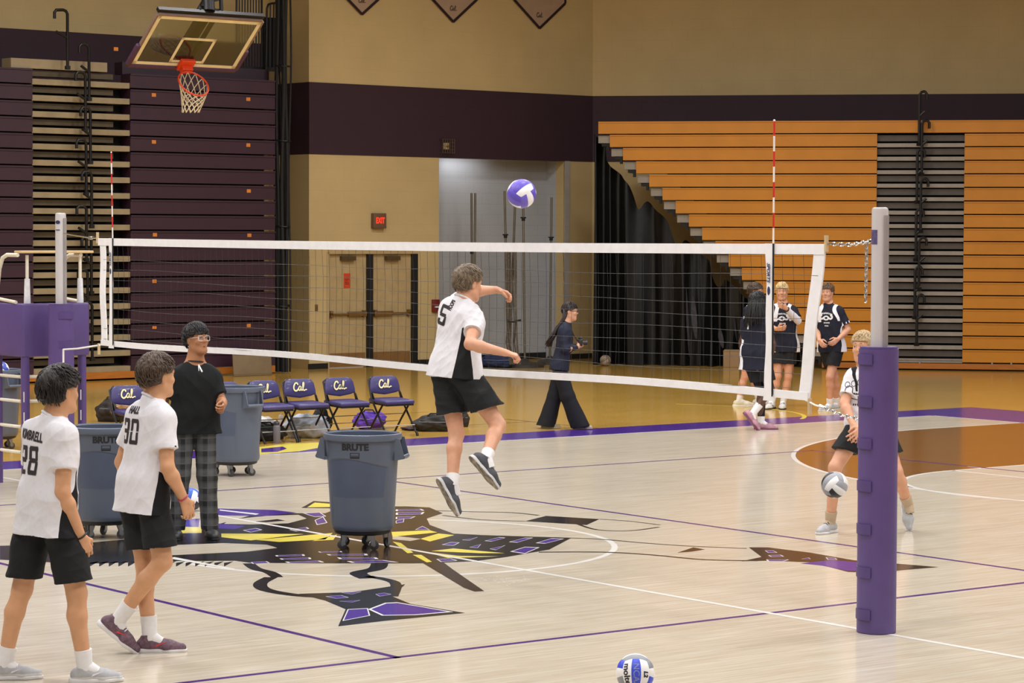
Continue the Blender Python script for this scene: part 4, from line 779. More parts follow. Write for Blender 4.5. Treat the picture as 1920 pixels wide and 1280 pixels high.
# ------------------------------------------------------------------ balls
def vball(name_label, c, r, cols, R, logo=None, cat='ball', group='volleyballs', cmap=None):
    """18 panel volleyball: six groups of three strips"""
    t = thing('volleyball', name_label, cat, (c[0], c[1], c[2]-r), 0, group); n = 24; mats = [mat('ball_%d_%d_%d' % k, k, 0.45, var=0.03, scale=10) for k in cols]; ctr = np.array([0, 0, r])
    faces = [((1, 0, 0), (0, 1, 0), (0, 0, 1)), ((-1, 0, 0), (0, 1, 0), (0, 0, 1)), ((0, 1, 0), (0, 0, 1), (1, 0, 0)), ((0, -1, 0), (0, 0, 1), (1, 0, 0)), ((0, 0, 1), (1, 0, 0), (0, 1, 0)), ((0, 0, -1), (1, 0, 0), (0, 1, 0))]
    for fi, (N_, A_, B_) in enumerate(faces):
        N_, A_, B_ = [np.array(q, float) for q in (N_, A_, B_)]
        for p in range(3):
            s = MB(); a0, a1 = -1+2*p/3, -1+2*(p+1)/3
            for i in range(7):
                for j in range(n+1):
                    u = a0+(a1-a0)*i/6; v = -1+2*j/n; d = N_+A_*math.tan(u*PI/4)+B_*math.tan(v*PI/4); d /= np.linalg.norm(d); e = min(min(i, 6-i)/6*3, min(j, n-j)/n*6, 1); s.v.append(tuple(ctr+R @ d*(r-0.0022*(1-min(1, e))**2)))
            for i in range(6):
                for j in range(n): q = i*(n+1)+j; s.f.append((q, q+1, q+n+2, q+n+1)); s.m.append(0)
            s.build('panel', [mats[cmap[fi][p] if cmap else (fi+p) % len(mats) if len(cols) > 3 else [0, 1, 0, 2, 0, 1][(fi % 3+p) % 3 if fi % 2 == 0 else 3+(p+fi) % 3]]], t, sharp=0)
    if logo: logo(t, ctr, r)
    return t
def ballrot(a, b, c): return mrot('Z', a) @ mrot('X', b) @ mrot('Y', c)
cb_ = at_depth(978, 363, 21.2); vball('purple and white volleyball in mid air above the net', cb_, 0.122, [(236, 234, 236), (94, 76, 188), (110, 92, 200)], ballrot(0.3, 0.6, 0.9))
cb_ = at_depth(1565, 908.5, 19.9); vball('grey, white and black volleyball in mid air before the crouching player', cb_, 0.105, [(226, 226, 226), (150, 152, 160), (38, 36, 38)], ballrot(-0.2, 0.5, 0.55))
def molten(t, ctr, r):
    s = MB()
    def on(v, tt, cx, cz, m, ang=0.0):
        fw = HV(0, 0.10, -1); rt = np.cross(np.array([0, 0, 1.0]), fw); rt /= np.linalg.norm(rt); rt = -rt if rt @ RH < 0 else rt; up = np.cross(rt, -fw) if np.cross(rt, -fw)[2] > 0 else -np.cross(rt, -fw); V = []
        for a, b in v:
            x = a*math.cos(ang)-b*math.sin(ang)+cx; y = a*math.sin(ang)+b*math.cos(ang)+cz; d = fw*math.cos(x/r)*math.cos(y/r)+rt*math.sin(x/r)*math.cos(y/r)+up*math.sin(y/r); d /= np.linalg.norm(d); V.append(ctr+d*(r+0.0012))
        s.add(V, tt, m)
    on(*text2d('molten', 0.05, 0.0015, maxlen=0.01), -0.053, -0.012, 0, -PI/2+0.12); on(*text2d('NCAA', 0.048, 0.0005, maxlen=0.01), 0.0, -0.006, 1, -PI/2); on(*text2d('L2', 0.034, 0.002, 0.2, maxlen=0.01), 0.055, 0.0, 0, -PI/2)
    s.build('printed_letters', [M_print, mat('ball_grey_print', (126, 130, 178), 0.5)], t)
cb_ = at_floor(1191, 1297, 0.0); fc = math.atan2(-AH[1], -AH[0])
vball('blue, white and grey volleyball on the floor at the bottom edge', (cb_[0], cb_[1], 0.105), 0.105, [(232, 230, 232), (52, 72, 206), (138, 142, 150), (234, 232, 234)], mrot('Z', fc) @ mrot('Y', -0.22), molten, cmap=[(0, 1, 0), (0, 1, 0), (1, 0, 2), (2, 0, 1), (0, 0, 2), (0, 1, 0)])
cb_ = at_floor(357, 958); vball('blue and white volleyball on the floor behind the plaid trouser leg', (cb_[0], cb_[1], 0.105), 0.105, [(232, 232, 236), (44, 92, 190), (40, 40, 46)], ballrot(0.8, 0.2, 0.4))
cb_ = at_floor(1135, 686); vball('worn beige and grey volleyball by the foot of the black sheeting', (cb_[0], cb_[1], 0.105), 0.105, [(170, 150, 124), (120, 108, 96), (150, 134, 116)], ballrot(0.4, 1.0, 0.2))
cb_ = at_depth(0, 694, 29.1); vball('white and blue volleyball lying on top of the bin behind the ladder', cb_, 0.105, [(230, 230, 234), (60, 78, 176), (226, 226, 230)], ballrot(0.1, 0.3, 0.7))

# ------------------------------------------------------------------ poles in the alcove
M_pole = mat('worn_steel_pole', (112, 104, 88), 0.4, metal=0.6); M_rub = mat('black_rubber_base', (58, 54, 50), 0.5)
for i, (x0, y0, x1, y1, col, lab) in enumerate(((884, 362, 886, 682, 470, 'steel net pole in the alcove, the one nearest the double doors'), (891, 362, 889, 684, 0, 'steel net pole in the alcove leaning against the one nearest the doors'), (946, 358, 953, 686, 440, 'steel net pole standing left of the pair under the flying ball'), (966, 376, 955, 684, 0, 'steel net pole tilted to the left under the flying ball'), (981, 380, 984, 688, 408, 'steel net pole with black collar on a wide round base'), (1034, 370, 1031, 683, 445, 'steel net pole with black collar nearest the wall corner'))):
    b = at_floor(x1, y1); dep = (b-CAM_LOC) @ CR[2]; tpt = at_depth(x0, y0, dep+0.1); t = thing('net_pole', lab, 'pole', b, 0, 'steel net poles in the alcove'); s = MB(); s.tube([b+np.array([0, 0, 0.05]), tpt], 0.022, 10); to_local(t, s, 'pole', [M_pole])
    s = MB(); R_ = (0.16, 0.05, 0.10, 0.05, 0.36, 0.24)[i]; s.lathe([(0, 0.0), (R_, 0.0), (R_, 0.05), (R_*0.85, 0.085), (R_*0.3, 0.11), (0.04, 0.16), (0.0, 0.16)], 28, c=(0, 0, 0)); s.build('base', [M_rub], t)
    if col:
        f = (col-y1)/(y0-y1); c = b+(tpt-b)*f; s = MB(); s.lathe([(0.0, -0.012), (0.055, -0.012), (0.055, 0.012), (0.0, 0.012)], 14, c=c); s.lathe([(0.02, -0.06), (0.034, -0.06), (0.034, 0.0), (0.02, 0.0)], 12, c=c); to_local(t, s, 'collar', [M_rail])
nbp = at_floor(968, 687); hn = thing('rolled_net', 'grey net bunched around the poles in the alcove', 'net', nbp); s = MB(); rs = random.Random(8)
for k in range(16):
    x = 952+rs.uniform(-3, 16); d = 44.2+rs.uniform(-0.2, 0.2); s.tube([at_depth(x+rs.uniform(-4, 4)*j*0.25+(6 if j > 4 else 0), 470+42.6*j, d) for j in range(6)], rs.uniform(0.008, 0.02), 5)
to_local(hn, s, 'netting', [mat('grey_netting', (92, 84, 74), 0.8, var=0.4, scale=30)])
s = MB(); s.tube([at_depth(950, 600, 44.0), at_depth(962, 603, 43.95), at_depth(976, 600, 44.05)], 0.02, 6); to_local(hn, s, 'tie', [M_rail])

# ------------------------------------------------------------------ soft things: bags, clothes, bottles
def lump(name, label, cat, px, py, w, h, dpt, col, seed, rough=0.8, lift=0.0, n=26, rot=0.0, sub=None, group=None):
    b = at_floor(px, py); t = thing(name, label, cat, b, CAM_YAW-PI/2+rot, group); s = MB(); rs = random.Random(seed); ph = [(rs.uniform(-1, 1), rs.uniform(-1, 1), rs.uniform(-1, 1), rs.uniform(0, 6)) for _ in range(9)]
    for i in range(n+1):
        th = PI*i/n
        for j in range(2*n):
            a = PI*j/n; d = np.array((math.sin(th)*math.cos(a), math.sin(th)*math.sin(a), math.cos(th))); k = 1+0.09*sum(math.sin(3.0*(q[0]*d[0]+q[1]*d[1]+q[2]*d[2])*(1+0.5*m)+q[3]) for m, q in enumerate(ph))*0.5
            p = d*k; p[2] = max(p[2], -0.8); s.v.append((p[0]*w/2, p[1]*dpt/2, lift+(p[2]+0.8)*h/1.8))
    for i in range(n):
        for j in range(2*n): a = i*2*n+j; c = i*2*n+(j+1) % (2*n); s.f.append((a, a+2*n, c+2*n, c)); s.m.append(0)
    s.build('bag_body' if cat == 'bag' else 'cloth', [mat('cloth_%s_%d' % (name, seed), col, rough, var=0.25, scale=14, bump=0.4)], t, sharp=0)
    if cat == 'bag':
        s = MB(); s.tube([(-w*0.22, -dpt*0.1, h*0.86), (-w*0.12, -dpt*0.15, h*1.12), (w*0.12, -dpt*0.15, h*1.12), (w*0.22, -dpt*0.1, h*0.86)], 0.011, 6); s.build('strap', [mat('bag_strap', (34, 32, 34), 0.7)], t)
        s = MB(); s.tube([(-w*0.36, -dpt*0.40, h*0.62), (0, -dpt*0.52, h*0.60), (w*0.36, -dpt*0.42, h*0.62)], 0.006, 5); s.build('zip', [mat('zip_grey', (120, 120, 124), 0.4, metal=0.4)], t)
    return t
lump('duffel_bag', 'slim black duffel bag with grey piping beyond the end chair', 'bag', 818, 808, 0.60, 0.20, 0.28, (40, 38, 38), 1)
lump('backpack', 'black upright bag half hidden behind the jumping player', 'bag', 836, 800, 0.22, 0.36, 0.2, (36, 34, 34), 2); lump('backpack', 'dark bag lying under the chair behind the number 30 player', 'bag', 210, 790, 0.40, 0.29, 0.30, (38, 34, 36), 3)
lump('pouch', 'small black pouch beyond the legs of the jumping player', 'bag', 872, 800, 0.10, 0.20, 0.10, (44, 36, 34), 21)
lump('backpack', 'black bag under the second open chair from the grey bin', 'bag', 602, 818, 0.24, 0.34, 0.22, (34, 33, 36), 4); lump('tote_bag', 'bright purple bag under the end chairs', 'bag', 692, 804, 0.40, 0.22, 0.26, (84, 48, 160), 5)
lump('sweatshirt', 'crumpled light grey sweatshirt on the floor under the purple chairs', 'clothing', 576, 820, 0.52, 0.28, 0.34, (172, 178, 190), 6); lump('sweatshirt', 'crumpled white shirt on a dark bag behind the grey bottle', 'clothing', 493, 822, 0.34, 0.16, 0.26, (206, 204, 204), 7, lift=0.10)
lump('duffel_bag', 'black duffel bag on the floor behind the grey bottle', 'bag', 498, 826, 0.50, 0.20, 0.3, (32, 32, 35), 8); lump('equipment_bag', 'dark blue equipment bag on the floor below the alcove poles', 'bag', 934, 689, 0.72, 0.24, 0.4, (34, 46, 82), 9); lump('equipment_bag', 'navy equipment bag left of the other blue bag below the alcove', 'bag', 866, 691, 0.5, 0.22, 0.36, (30, 36, 60), 10)
lump('towel', 'folded pinkish towel on the dark bag behind the number 30 player', 'towel', 238, 794, 0.26, 0.08, 0.22, (176, 150, 136), 11, lift=0.20)
lump('jacket', 'black jacket with red trim lying at the foot of the end chair', 'clothing', 776, 806, 0.30, 0.05, 0.24, (60, 40, 44), 12)
def bottle(label, px, py, hgt, r, col, cap):
    b = at_floor(px, py); t = thing('water_bottle', label, 'bottle', b, 0, 'water bottles under the chairs'); s = MB(); s.lathe([(0, 0), (r*0.95, 0), (r, 0.01), (r, hgt*0.74), (r*0.85, hgt*0.8), (r*0.7, hgt*0.82)], 24); s.lathe([(0, hgt*0.82), (r*0.7, hgt*0.82)], 24); s.build('body', [mat('bottle_%d' % col[0], col, 0.35)], t)
    s = MB(); s.lathe([(r*0.78, hgt*0.80), (r*0.8, hgt*0.93), (r*0.6, hgt*0.97), (0, hgt*0.97)], 24); s.tube([(-r*0.5, 0, hgt*0.95), (0, 0, hgt*1.02), (r*0.5, 0, hgt*0.95)], 0.006, 6); s.build('cap', [mat('cap_%d' % cap[0], cap, 0.4)], t)
bottle('tall grey water bottle with dark cap under the chairs beside the bin', 519, 831, 0.265, 0.042, (102, 98, 110), (52, 50, 58)); bottle('cream bottle standing behind the tall grey bottle', 527, 818, 0.27, 0.04, (202, 186, 172), (186, 172, 160))
# ------------------------------------------------------------------ people: bodies grown as one surface from a skeleton
def unit(v): v = np.asarray(v, float); return v/(np.linalg.norm(v)+1e-12)
class Field:
    """signed distance of many rounded bones, blended, meshed with surface nets"""
    def __init__(s, vox): s.vox = vox; s.P = []; s.cuts = []
    def bone(s, a, b, ra, rb, k=0.02, cuts=(), flat=None):
        s.P.append(('b', np.asarray(a, float), np.asarray(b, float), ra, rb, k, [(np.asarray(p, float), np.asarray(n, float)) for p, n in cuts], flat)); return s
    def ell(s, c, r, R, k=0.015, cuts=(), sub=False):
        s.P.append(('s' if sub else 'e', np.asarray(c, float), np.asarray(r, float), R, None, k, [(np.asarray(p, float), np.asarray(n, float)) for p, n in cuts], None)); return s
    def cut(s, p, n): s.cuts.append((np.asarray(p, float), np.asarray(n, float))); return s
    def mesh(s):
        h = s.vox; lo = np.full(3, 1e9); hi = -lo; bx = []
        for t in s.P:
            if t[0] == 'b':
                f = t[7]; m = max(t[3], t[4])*1.0; l = np.minimum(t[1]-m, t[2]-m); u = np.maximum(t[1]+m, t[2]+m)
            else: m = max(t[2]); l = t[1]-m; u = t[1]+m
            bx.append((l, u))
            if t[0] != 's': lo = np.minimum(lo, l); hi = np.maximum(hi, u)
        lo = lo-4*h; N = np.ceil((hi-lo)/h).astype(int)+5; g = np.full(N, 0.25, np.float32)
        ax = [lo[i]+h*np.arange(N[i]) for i in range(3)]
        for t, (l, u) in zip(s.P, bx):
            pad = t[5]+3*h; i0 = np.maximum(0, np.floor((l-pad-lo)/h).astype(int)); i1 = np.minimum(N, np.ceil((u+pad-lo)/h).astype(int)+1)
            if (i1 <= i0).any(): continue
            sl = tuple(slice(a, b) for a, b in zip(i0, i1)); X, Y, Z = np.meshgrid(ax[0][sl[0]], ax[1][sl[1]], ax[2][sl[2]], indexing='ij', sparse=True)
            if t[0] == 'b':
                a, b, ra, rb = t[1], t[2], t[3], t[4]; ab = b-a; L2 = ab @ ab+1e-12; px, py, pz = X-a[0], Y-a[1], Z-a[2]
                tt = np.clip((px*ab[0]+py*ab[1]+pz*ab[2])/L2, 0, 1); qx, qy, qz = px-tt*ab[0], py-tt*ab[1], pz-tt*ab[2]
                if t[7] is not None:
                    f, sc = t[7]; dd = (qx*f[0]+qy*f[1]+qz*f[2])*(1/sc-1); qx, qy, qz = qx+dd*f[0], qy+dd*f[1], qz+dd*f[2]
                d = np.sqrt(qx*qx+qy*qy+qz*qz)-(ra+(rb-ra)*tt)
                if t[7] is not None: d = d*0.9
            else:
                R = t[3]; c = t[1]; px, py, pz = X-c[0], Y-c[1], Z-c[2]; q = 0
                for i in range(3): q = q+((px*R[0][i]+py*R[1][i]+pz*R[2][i])/t[2][i])**2
                d = (np.sqrt(q)-1)*min(t[2])
            for p, n in t[6]: d = np.maximum(d, (X-p[0])*n[0]+(Y-p[1])*n[1]+(Z-p[2])*n[2])
            d = d.astype(np.float32); o = g[sl]; k = t[5]
            if t[0] == 's': m = -d; hh = np.maximum(k-np.abs(o-m), 0)/k; g[sl] = np.maximum(o, m)+hh*hh*k*0.25
            else: hh = np.maximum(k-np.abs(o-d), 0)/k; g[sl] = np.minimum(o, d)-hh*hh*k*0.25
        if s.cuts:
            X, Y, Z = np.meshgrid(*ax, indexing='ij', sparse=True)
            for p, n in s.cuts: g = np.maximum(g, ((X-p[0])*n[0]+(Y-p[1])*n[1]+(Z-p[2])*n[2]).astype(np.float32))
        return surface_nets(g, lo, h)
def surface_nets(g, lo, h):
    neg = g < 0; c = [neg[i:neg.shape[0]-1+i, j:neg.shape[1]-1+j, k:neg.shape[2]-1+k] for i in (0, 1) for j in (0, 1) for k in (0, 1)]
    tot = sum(x.astype(np.int8) for x in c); act = (tot > 0) & (tot < 8); idx = np.argwhere(act); n = len(idx)
    vid = np.full(act.shape, -1, np.int32); vid[tuple(idx.T)] = np.arange(n)
    cor = {}
    for i in (0, 1):
        for j in (0, 1):
            for k in (0, 1): cor[(i, j, k)] = g[idx[:, 0]+i, idx[:, 1]+j, idx[:, 2]+k]
    acc = np.zeros((n, 3)); cnt = np.zeros(n)
    K = list(cor)
    for a in K:
        for ax in range(3):
            if a[ax] == 0:
                b = list(a); b[ax] = 1; ga, gb = cor[a], cor[tuple(b)]; m = (ga < 0) != (gb < 0); t = np.where(m, ga/(ga-gb+1e-20), 0); p = np.zeros((n, 3)); p[:] = a; p[:, ax] += t; acc[m] += p[m]; cnt[m] += 1
    V = lo+h*(idx+acc/np.maximum(cnt, 1)[:, None]); F = []
    for ax in range(3):
        o1, o2 = [(1, 2), (2, 0), (0, 1)][ax]; sh = [slice(None)]*3; sh2 = [slice(None)]*3; sh[ax] = slice(0, -1); sh2[ax] = slice(1, None)
        a, b = neg[tuple(sh)], neg[tuple(sh2)]; e = np.argwhere(a != b); e = e[(e[:, o1] > 0) & (e[:, o2] > 0) & (e[:, 0] < act.shape[0]) & (e[:, 1] < act.shape[1]) & (e[:, 2] < act.shape[2])]
        d1 = np.zeros(3, int); d1[o1] = 1; d2 = np.zeros(3, int); d2[o2] = 1
        q = np.stack([vid[tuple((e-d1-d2).T)], vid[tuple((e-d2).T)], vid[tuple(e.T)], vid[tuple((e-d1).T)]], 1); fl_ = a[tuple(e.T)]
        q[~fl_] = q[~fl_][:, ::-1]; F.append(q[(q >= 0).all(1)])
    return V, np.concatenate(F)
def vnormals(V, F):
    fn = np.cross(V[F[:, 2]]-V[F[:, 0]], V[F[:, 3]]-V[F[:, 1]]); N = np.zeros_like(V)
    for i in range(4): np.add.at(N, F[:, i], fn)
    return N/(np.linalg.norm(N, axis=1)[:, None]+1e-12)
def relax(V, F, it=1, w=0.5):
    for _ in range(it):
        A = np.zeros_like(V); c = np.zeros(len(V))
        for i in range(4):
            np.add.at(A, F[:, i], V[F[:, (i+1) % 4]]+V[F[:, (i+3) % 4]]); np.add.at(c, F[:, i], 2)
        V = V*(1-w)+w*A/np.maximum(c, 1)[:, None]
    return V
def folds(V, F, amp, freq, seed, axis=None, ridge=True):
    rs = np.random.RandomState(seed); d = np.zeros(len(V))
    for i in range(9):
        k = rs.normal(size=3); k /= np.linalg.norm(k)
        if axis is not None: k = unit(k-axis*(k @ axis)*0.55)
        fq = freq*(0.7+0.28*i); ph = (V @ k)*fq+rs.uniform(0, 6.28)+1.6*np.sin((V @ rs.normal(size=3))*freq*0.30+i)
        msk = np.clip(0.5+0.9*np.sin((V @ rs.normal(size=3))*freq*0.22+rs.uniform(0, 6.28)), 0, 1)
        d += ((1-2*np.abs(np.sin(ph/2))**0.8) if ridge else np.sin(ph))*msk*(0.88**i)
    return V+vnormals(V, F)*(amp*d/2.2)[:, None]

SKIN = {'fair': (204, 150, 120), 'tan': (202, 150, 112), 'brown': (170, 116, 82), 'dark': (86, 58, 46)}
def skin_mat(k):
    m = mat('skin_'+k, SKIN[k], 0.5, var=0.06, scale=18); m.node_tree.nodes['Principled BSDF'].inputs['Subsurface Weight'].default_value = 0.06; m.node_tree.nodes['Principled BSDF'].inputs['Subsurface Radius'].default_value = (0.02, 0.01, 0.006); return m
def hair_mat(n, c): return mat('hair_'+n, c, 0.5, var=0.30, scale=60, stretch=(1, 1, 0.35), spec=0.4)
def cloth_mat(n, c, var=0.03): return mat('fabric_'+n, c, 0.8, var=var, scale=40, spec=0.25)
def two_tone(n, c0, c1):
    """cloth whose sewn-in panel follows a field stored on the garment"""
    m = cloth_mat(n, c0); nt = m.node_tree; b = nt.nodes['Principled BSDF']; at = nt.nodes.new('ShaderNodeAttribute'); at.attribute_name = 'panel'
    gt = nt.nodes.new('ShaderNodeMath'); gt.operation = 'GREATER_THAN'; gt.inputs[1].default_value = 0.0; nt.links.new(at.outputs['Fac'], gt.inputs[0])
    mx = nt.nodes.new('ShaderNodeMix'); mx.data_type = 'RGBA'; nt.links.new(gt.outputs[0], mx.inputs[0]); nt.links.new(b.inputs['Base Color'].links[0].from_socket, mx.inputs[6]); mx.inputs[7].default_value = lin(c1)+[1]; nt.links.new(mx.outputs[2], b.inputs['Base Color']); return m
def plaid(n):
    if n in MATS: return MATS[n]
    m = mat(n, (62, 62, 66), 0.85, var=0.05); nt = m.node_tree; b = nt.nodes['Principled BSDF']; N = nt.nodes.new; L = nt.links.new; tc = N('ShaderNodeTexCoord'); sp = N('ShaderNodeSeparateXYZ'); L(tc.outputs['Object'], sp.inputs[0])
    def stripe(sock, f, off, th):
        a = N('ShaderNodeMath'); a.operation = 'MULTIPLY_ADD'; a.inputs[1].default_value = f; a.inputs[2].default_value = off; L(sock, a.inputs[0]); s_ = N('ShaderNodeMath'); s_.operation = 'SINE'; L(a.outputs[0], s_.inputs[0]); g = N('ShaderNodeMath'); g.operation = 'GREATER_THAN'; g.inputs[1].default_value = th; L(s_.outputs[0], g.inputs[0]); return g.outputs[0]
    ad = N('ShaderNodeVectorMath'); ad.operation = 'DOT_PRODUCT'; ad.inputs[1].default_value = (RH[0], RH[1], 0); L(tc.outputs['Object'], ad.inputs[0])
    v = [stripe(sp.outputs[2], 62, 0, 0.1), stripe(sp.outputs[2], 124, 1, 0.86), stripe(ad.outputs['Value'], 72, 0, 0.1), stripe(ad.outputs['Value'], 144, 1, 0.86)]
    s1 = None
    for q, w in zip(v, (0.5, 0.35, 0.5, 0.35)):
        mu = N('ShaderNodeMath'); mu.operation = 'MULTIPLY_ADD'; mu.inputs[1].default_value = w; L(q, mu.inputs[0])
        if s1 is None: mu.inputs[2].default_value = 0
        else: L(s1, mu.inputs[2])
        s1 = mu.outputs[0]
    rp = N('ShaderNodeValToRGB'); rp.color_ramp.elements[0].color = lin((26, 27, 30))+[1]; rp.color_ramp.elements[1].color = lin((86, 86, 89))+[1]; rp.color_ramp.elements[1].position = 1.0; L(s1, rp.inputs[0]); L(rp.outputs[0], b.inputs['Base Color']); return m
M_eyew = mat('eye_white', (232, 228, 224), 0.3); M_iris = mat('iris_dark', (44, 32, 26), 0.2); M_sock = cloth_mat('white_sock', (226, 224, 226)); M_lip = {}

class Person:
    """joints are photo pixels with a distance offset; everything is placed in the hall at that distance"""
    def __init__(s, label, dep, J, skin, face, body, vox=0.005, H=1.76, hair=None, up=(0, 1, 0), air=''):
        s.dep = dep; s.vox = vox; s.sk = skin; s.J = {k: at_depth(v[0], v[1], dep+(v[2] if len(v) > 2 else 0)) for k, v in J.items()}; s.H = H; s.S = H/1.76
        s.fwd = HV(*face); s.bf = HV(*body); s.label = label
        z = HV(*up); s.hx = unit(np.cross(s.fwd, z)); s.hu = np.cross(s.hx, s.fwd); s.HR = np.array([s.hx, s.fwd, s.hu]).T
        j = s.J
        for q in 'LR':
            if q not in air: dz = 0.0855*s.S-j['an'+q][2]; j['an'+q][2] += dz; j['to'+q][2] = j['an'+q][2]
        ms = (j['shL']+j['shR'])/2
        for q in ('shL', 'shR'): j[q] = ms+(j[q]-ms)*0.88
        if 'pelvis' not in j: j['pelvis'] = (j['hipL']+j['hipR'])/2
        s.root = None
    def hp(s, x, y, z): return s.J['head']+s.HR @ (np.array([x, y, z])*s.S)
    def levels(s):
        j = s.J; lh = unit(j['hipR']-j['hipL']); ls = unit(j['shR']-j['shL']); P, N_ = j['pelvis'], j['neck']
        for t in (0.0, 0.22, 0.46, 0.70, 0.88): yield t, P+(N_-P)*t+s.bf*(0.012*math.sin(PI*t)), unit(lh*(1-t)+ls*t)
    def body(s, hands=True, fr=0.0088):
        j = s.J; S = s.S; f = Field(s.vox)
        hw = {0.0: (0.075, 0.098), 0.22: (0.066, 0.088), 0.46: (0.066, 0.090), 0.70: (0.082, 0.095), 0.88: (0.095, 0.070)}
        for t, c, l in s.levels(): w, r = hw[t]; f.bone(c-l*w*S, c+l*w*S, r*S, r*S, 0.07, flat=(s.bf, 0.86))
        sh = (j['shR']+j['shL'])/2; f.bone(j['shL'], j['shR'], 0.056*S, 0.056*S, 0.05); hb = s.hp(0, -0.02, -0.06)
        f.bone(j['neck'], hb, 0.060*S, 0.054*S, 0.03)
        for q in ('L', 'R'):
            f.bone(s.hp(0, -0.02, -0.10), (j['sh'+q]+sh)/2+np.array([0, 0, 0.02]), 0.046*S, 0.045*S, 0.04)
            a, b, c = j['sh'+q], j['el'+q], j['wr'+q]; f.bone(a, b, 0.053*S, 0.040*S, 0.03); m = b+(c-b)*0.28; f.bone(b, m, 0.039*S, 0.042*S, 0.02); f.bone(m, c, 0.042*S, 0.027*S, 0.02)
            a, b, c = j['hip'+q], j['kn'+q], j['an'+q]; f.bone(a, b, 0.088*S, 0.056*S, 0.04); m = b+(c-b)*0.30; bk = -s.bf if abs(unit(c-b)[2]) > 0.3 else s.bf*0
            f.bone(b, m+bk*0.012, 0.053*S, 0.054*S, 0.025); f.bone(m+bk*0.014, c, 0.053*S, 0.036*S, 0.025); tq = j['to'+q]; f.bone(c, c+unit(tq-c)*0.03, 0.035*S, 0.028*S, 0.02)
            if hands: s.hand(f, q, fr)
        # head
        H = s.HR; f.ell(s.hp(0, -0.008, 0.030), np.array((0.075, 0.096, 0.086))*S, H, 0.02); f.ell(s.hp(0, 0.028, -0.040), np.array((0.061, 0.067, 0.074))*S, H, 0.035); f.bone(s.hp(-0.013, 0.073, -0.099), s.hp(0.013, 0.073, -0.099), 0.020*S, 0.020*S, 0.03)
        for x in (-1, 1):
            f.bone(s.hp(x*0.052, -0.005, -0.055), s.hp(x*0.022, 0.058, -0.092), 0.020*S, 0.018*S, 0.03); f.ell(s.hp(x*0.036, 0.070, -0.022), np.array((0.022, 0.018, 0.018))*S, H, 0.02)
            f.ell(s.hp(x*0.077, -0.012, -0.005), np.array((0.009, 0.020, 0.032))*S, H @ mrot('Y', 0.0), 0.006)
        f.bone(s.hp(-0.034, 0.080, 0.032), s.hp(0.034, 0.080, 0.032), 0.012*S, 0.012*S, 0.018)
        for x in (-1, 1): f.ell(s.hp(x*0.031, 0.094, 0.012), np.array((0.017, 0.012, 0.011))*S, H, 0.010, sub=True)
        for x in (-1, 1):
            f.bone(s.hp(x*0.019, 0.0835, 0.0215), s.hp(x*0.044, 0.0795, 0.0205), 0.0048*S, 0.0046*S, 0.006); f.bone(s.hp(x*0.021, 0.0825, 0.0015), s.hp(x*0.043, 0.0785, 0.0025), 0.0042*S, 0.0040*S, 0.006)
        f.bone(s.hp(0, 0.086, 0.018), s.hp(0, 0.1055, -0.018), 0.0078*S, 0.0108*S, 0.010)
        for x in (-1, 1): f.ell(s.hp(x*0.0105, 0.097, -0.022), np.array((0.008, 0.008, 0.007))*S, H, 0.008)
        f.bone(s.hp(-0.020, 0.086, -0.054), s.hp(0.020, 0.086, -0.054), 0.0065*S, 0.0065*S, 0.008); f.bone(s.hp(-0.017, 0.085, -0.067), s.hp(0.017, 0.085, -0.067), 0.0068*S, 0.0068*S, 0.008)
        V, F = f.mesh(); V = relax(V, F, 1, 0.4); ce_ = V[F].mean(1); loc = (ce_-j['head']) @ s.HR/S
        c = SKIN[s.sk]; lipm = mat('lips_'+s.sk, (int(c[0]*0.88), int(c[1]*0.70), int(c[2]*0.70)), 0.4)
        s.root = mesh_obj('person', V, F, [skin_mat(s.sk)], None, sharp=0); tag(s.root, s.label, 'person')
        b = MB()
        for zz, ww, rr, dy in ((-0.0575, 0.024, 0.0042, 0.0), (-0.0645, 0.020, 0.0052, -0.0005)):
            b.tube([s.hp(x*ww, 0.0925+dy-0.0095*x*x, zz+(0.003*abs(x) if zz < -0.06 else -0.003*abs(x)+(-0.0012 if x == 0 else 0))) for x in (-1, -0.7, -0.35, 0, 0.35, 0.7, 1)], [rr*k*S for k in (0.15, 0.6, 0.95, 0.9, 0.95, 0.6, 0.15)], 6)
        lp = b.build('lips', [lipm], s.root, sharp=0); b = MB(); b.tube([s.hp(x*0.021, 0.0962-0.0090*x*x, -0.0610) for x in (-1, -0.5, 0, 0.5, 1)], [0.0004*S, 0.0013*S, 0.0016*S, 0.0013*S, 0.0004*S], 5); b.build('mouth_line', [mat('mouth_shadow_'+s.sk, (int(c[0]*0.35), int(c[1]*0.2), int(c[2]*0.2)), 0.6)], lp)
        for x in (-1, 1):
            b = MB(); b.ball(s.hp(x*0.031, 0.0755, 0.012), 0.0130*S, 12, 8); e = b.build('eye', [M_eyew], s.root); b = MB(); b.ball(s.hp(x*0.031+0.001, 0.0860, 0.0115), (0.0066*S, 0.0032*S, 0.0066*S), 10, 6, rot=s.HR); b.build('iris', [M_iris], e)
        s.eyes_done = True; return s
    def brow(s, col):
        for x in (-1, 1):
            b = MB(); b.tube([s.hp(x*0.015, 0.0920, 0.0385), s.hp(x*0.030, 0.0900, 0.0415), s.hp(x*0.048, 0.078, 0.0355)], [0.0035*s.S, 0.0042*s.S, 0.002*s.S], 6); b.build('eyebrow', [hair_mat(*col)], s.root)
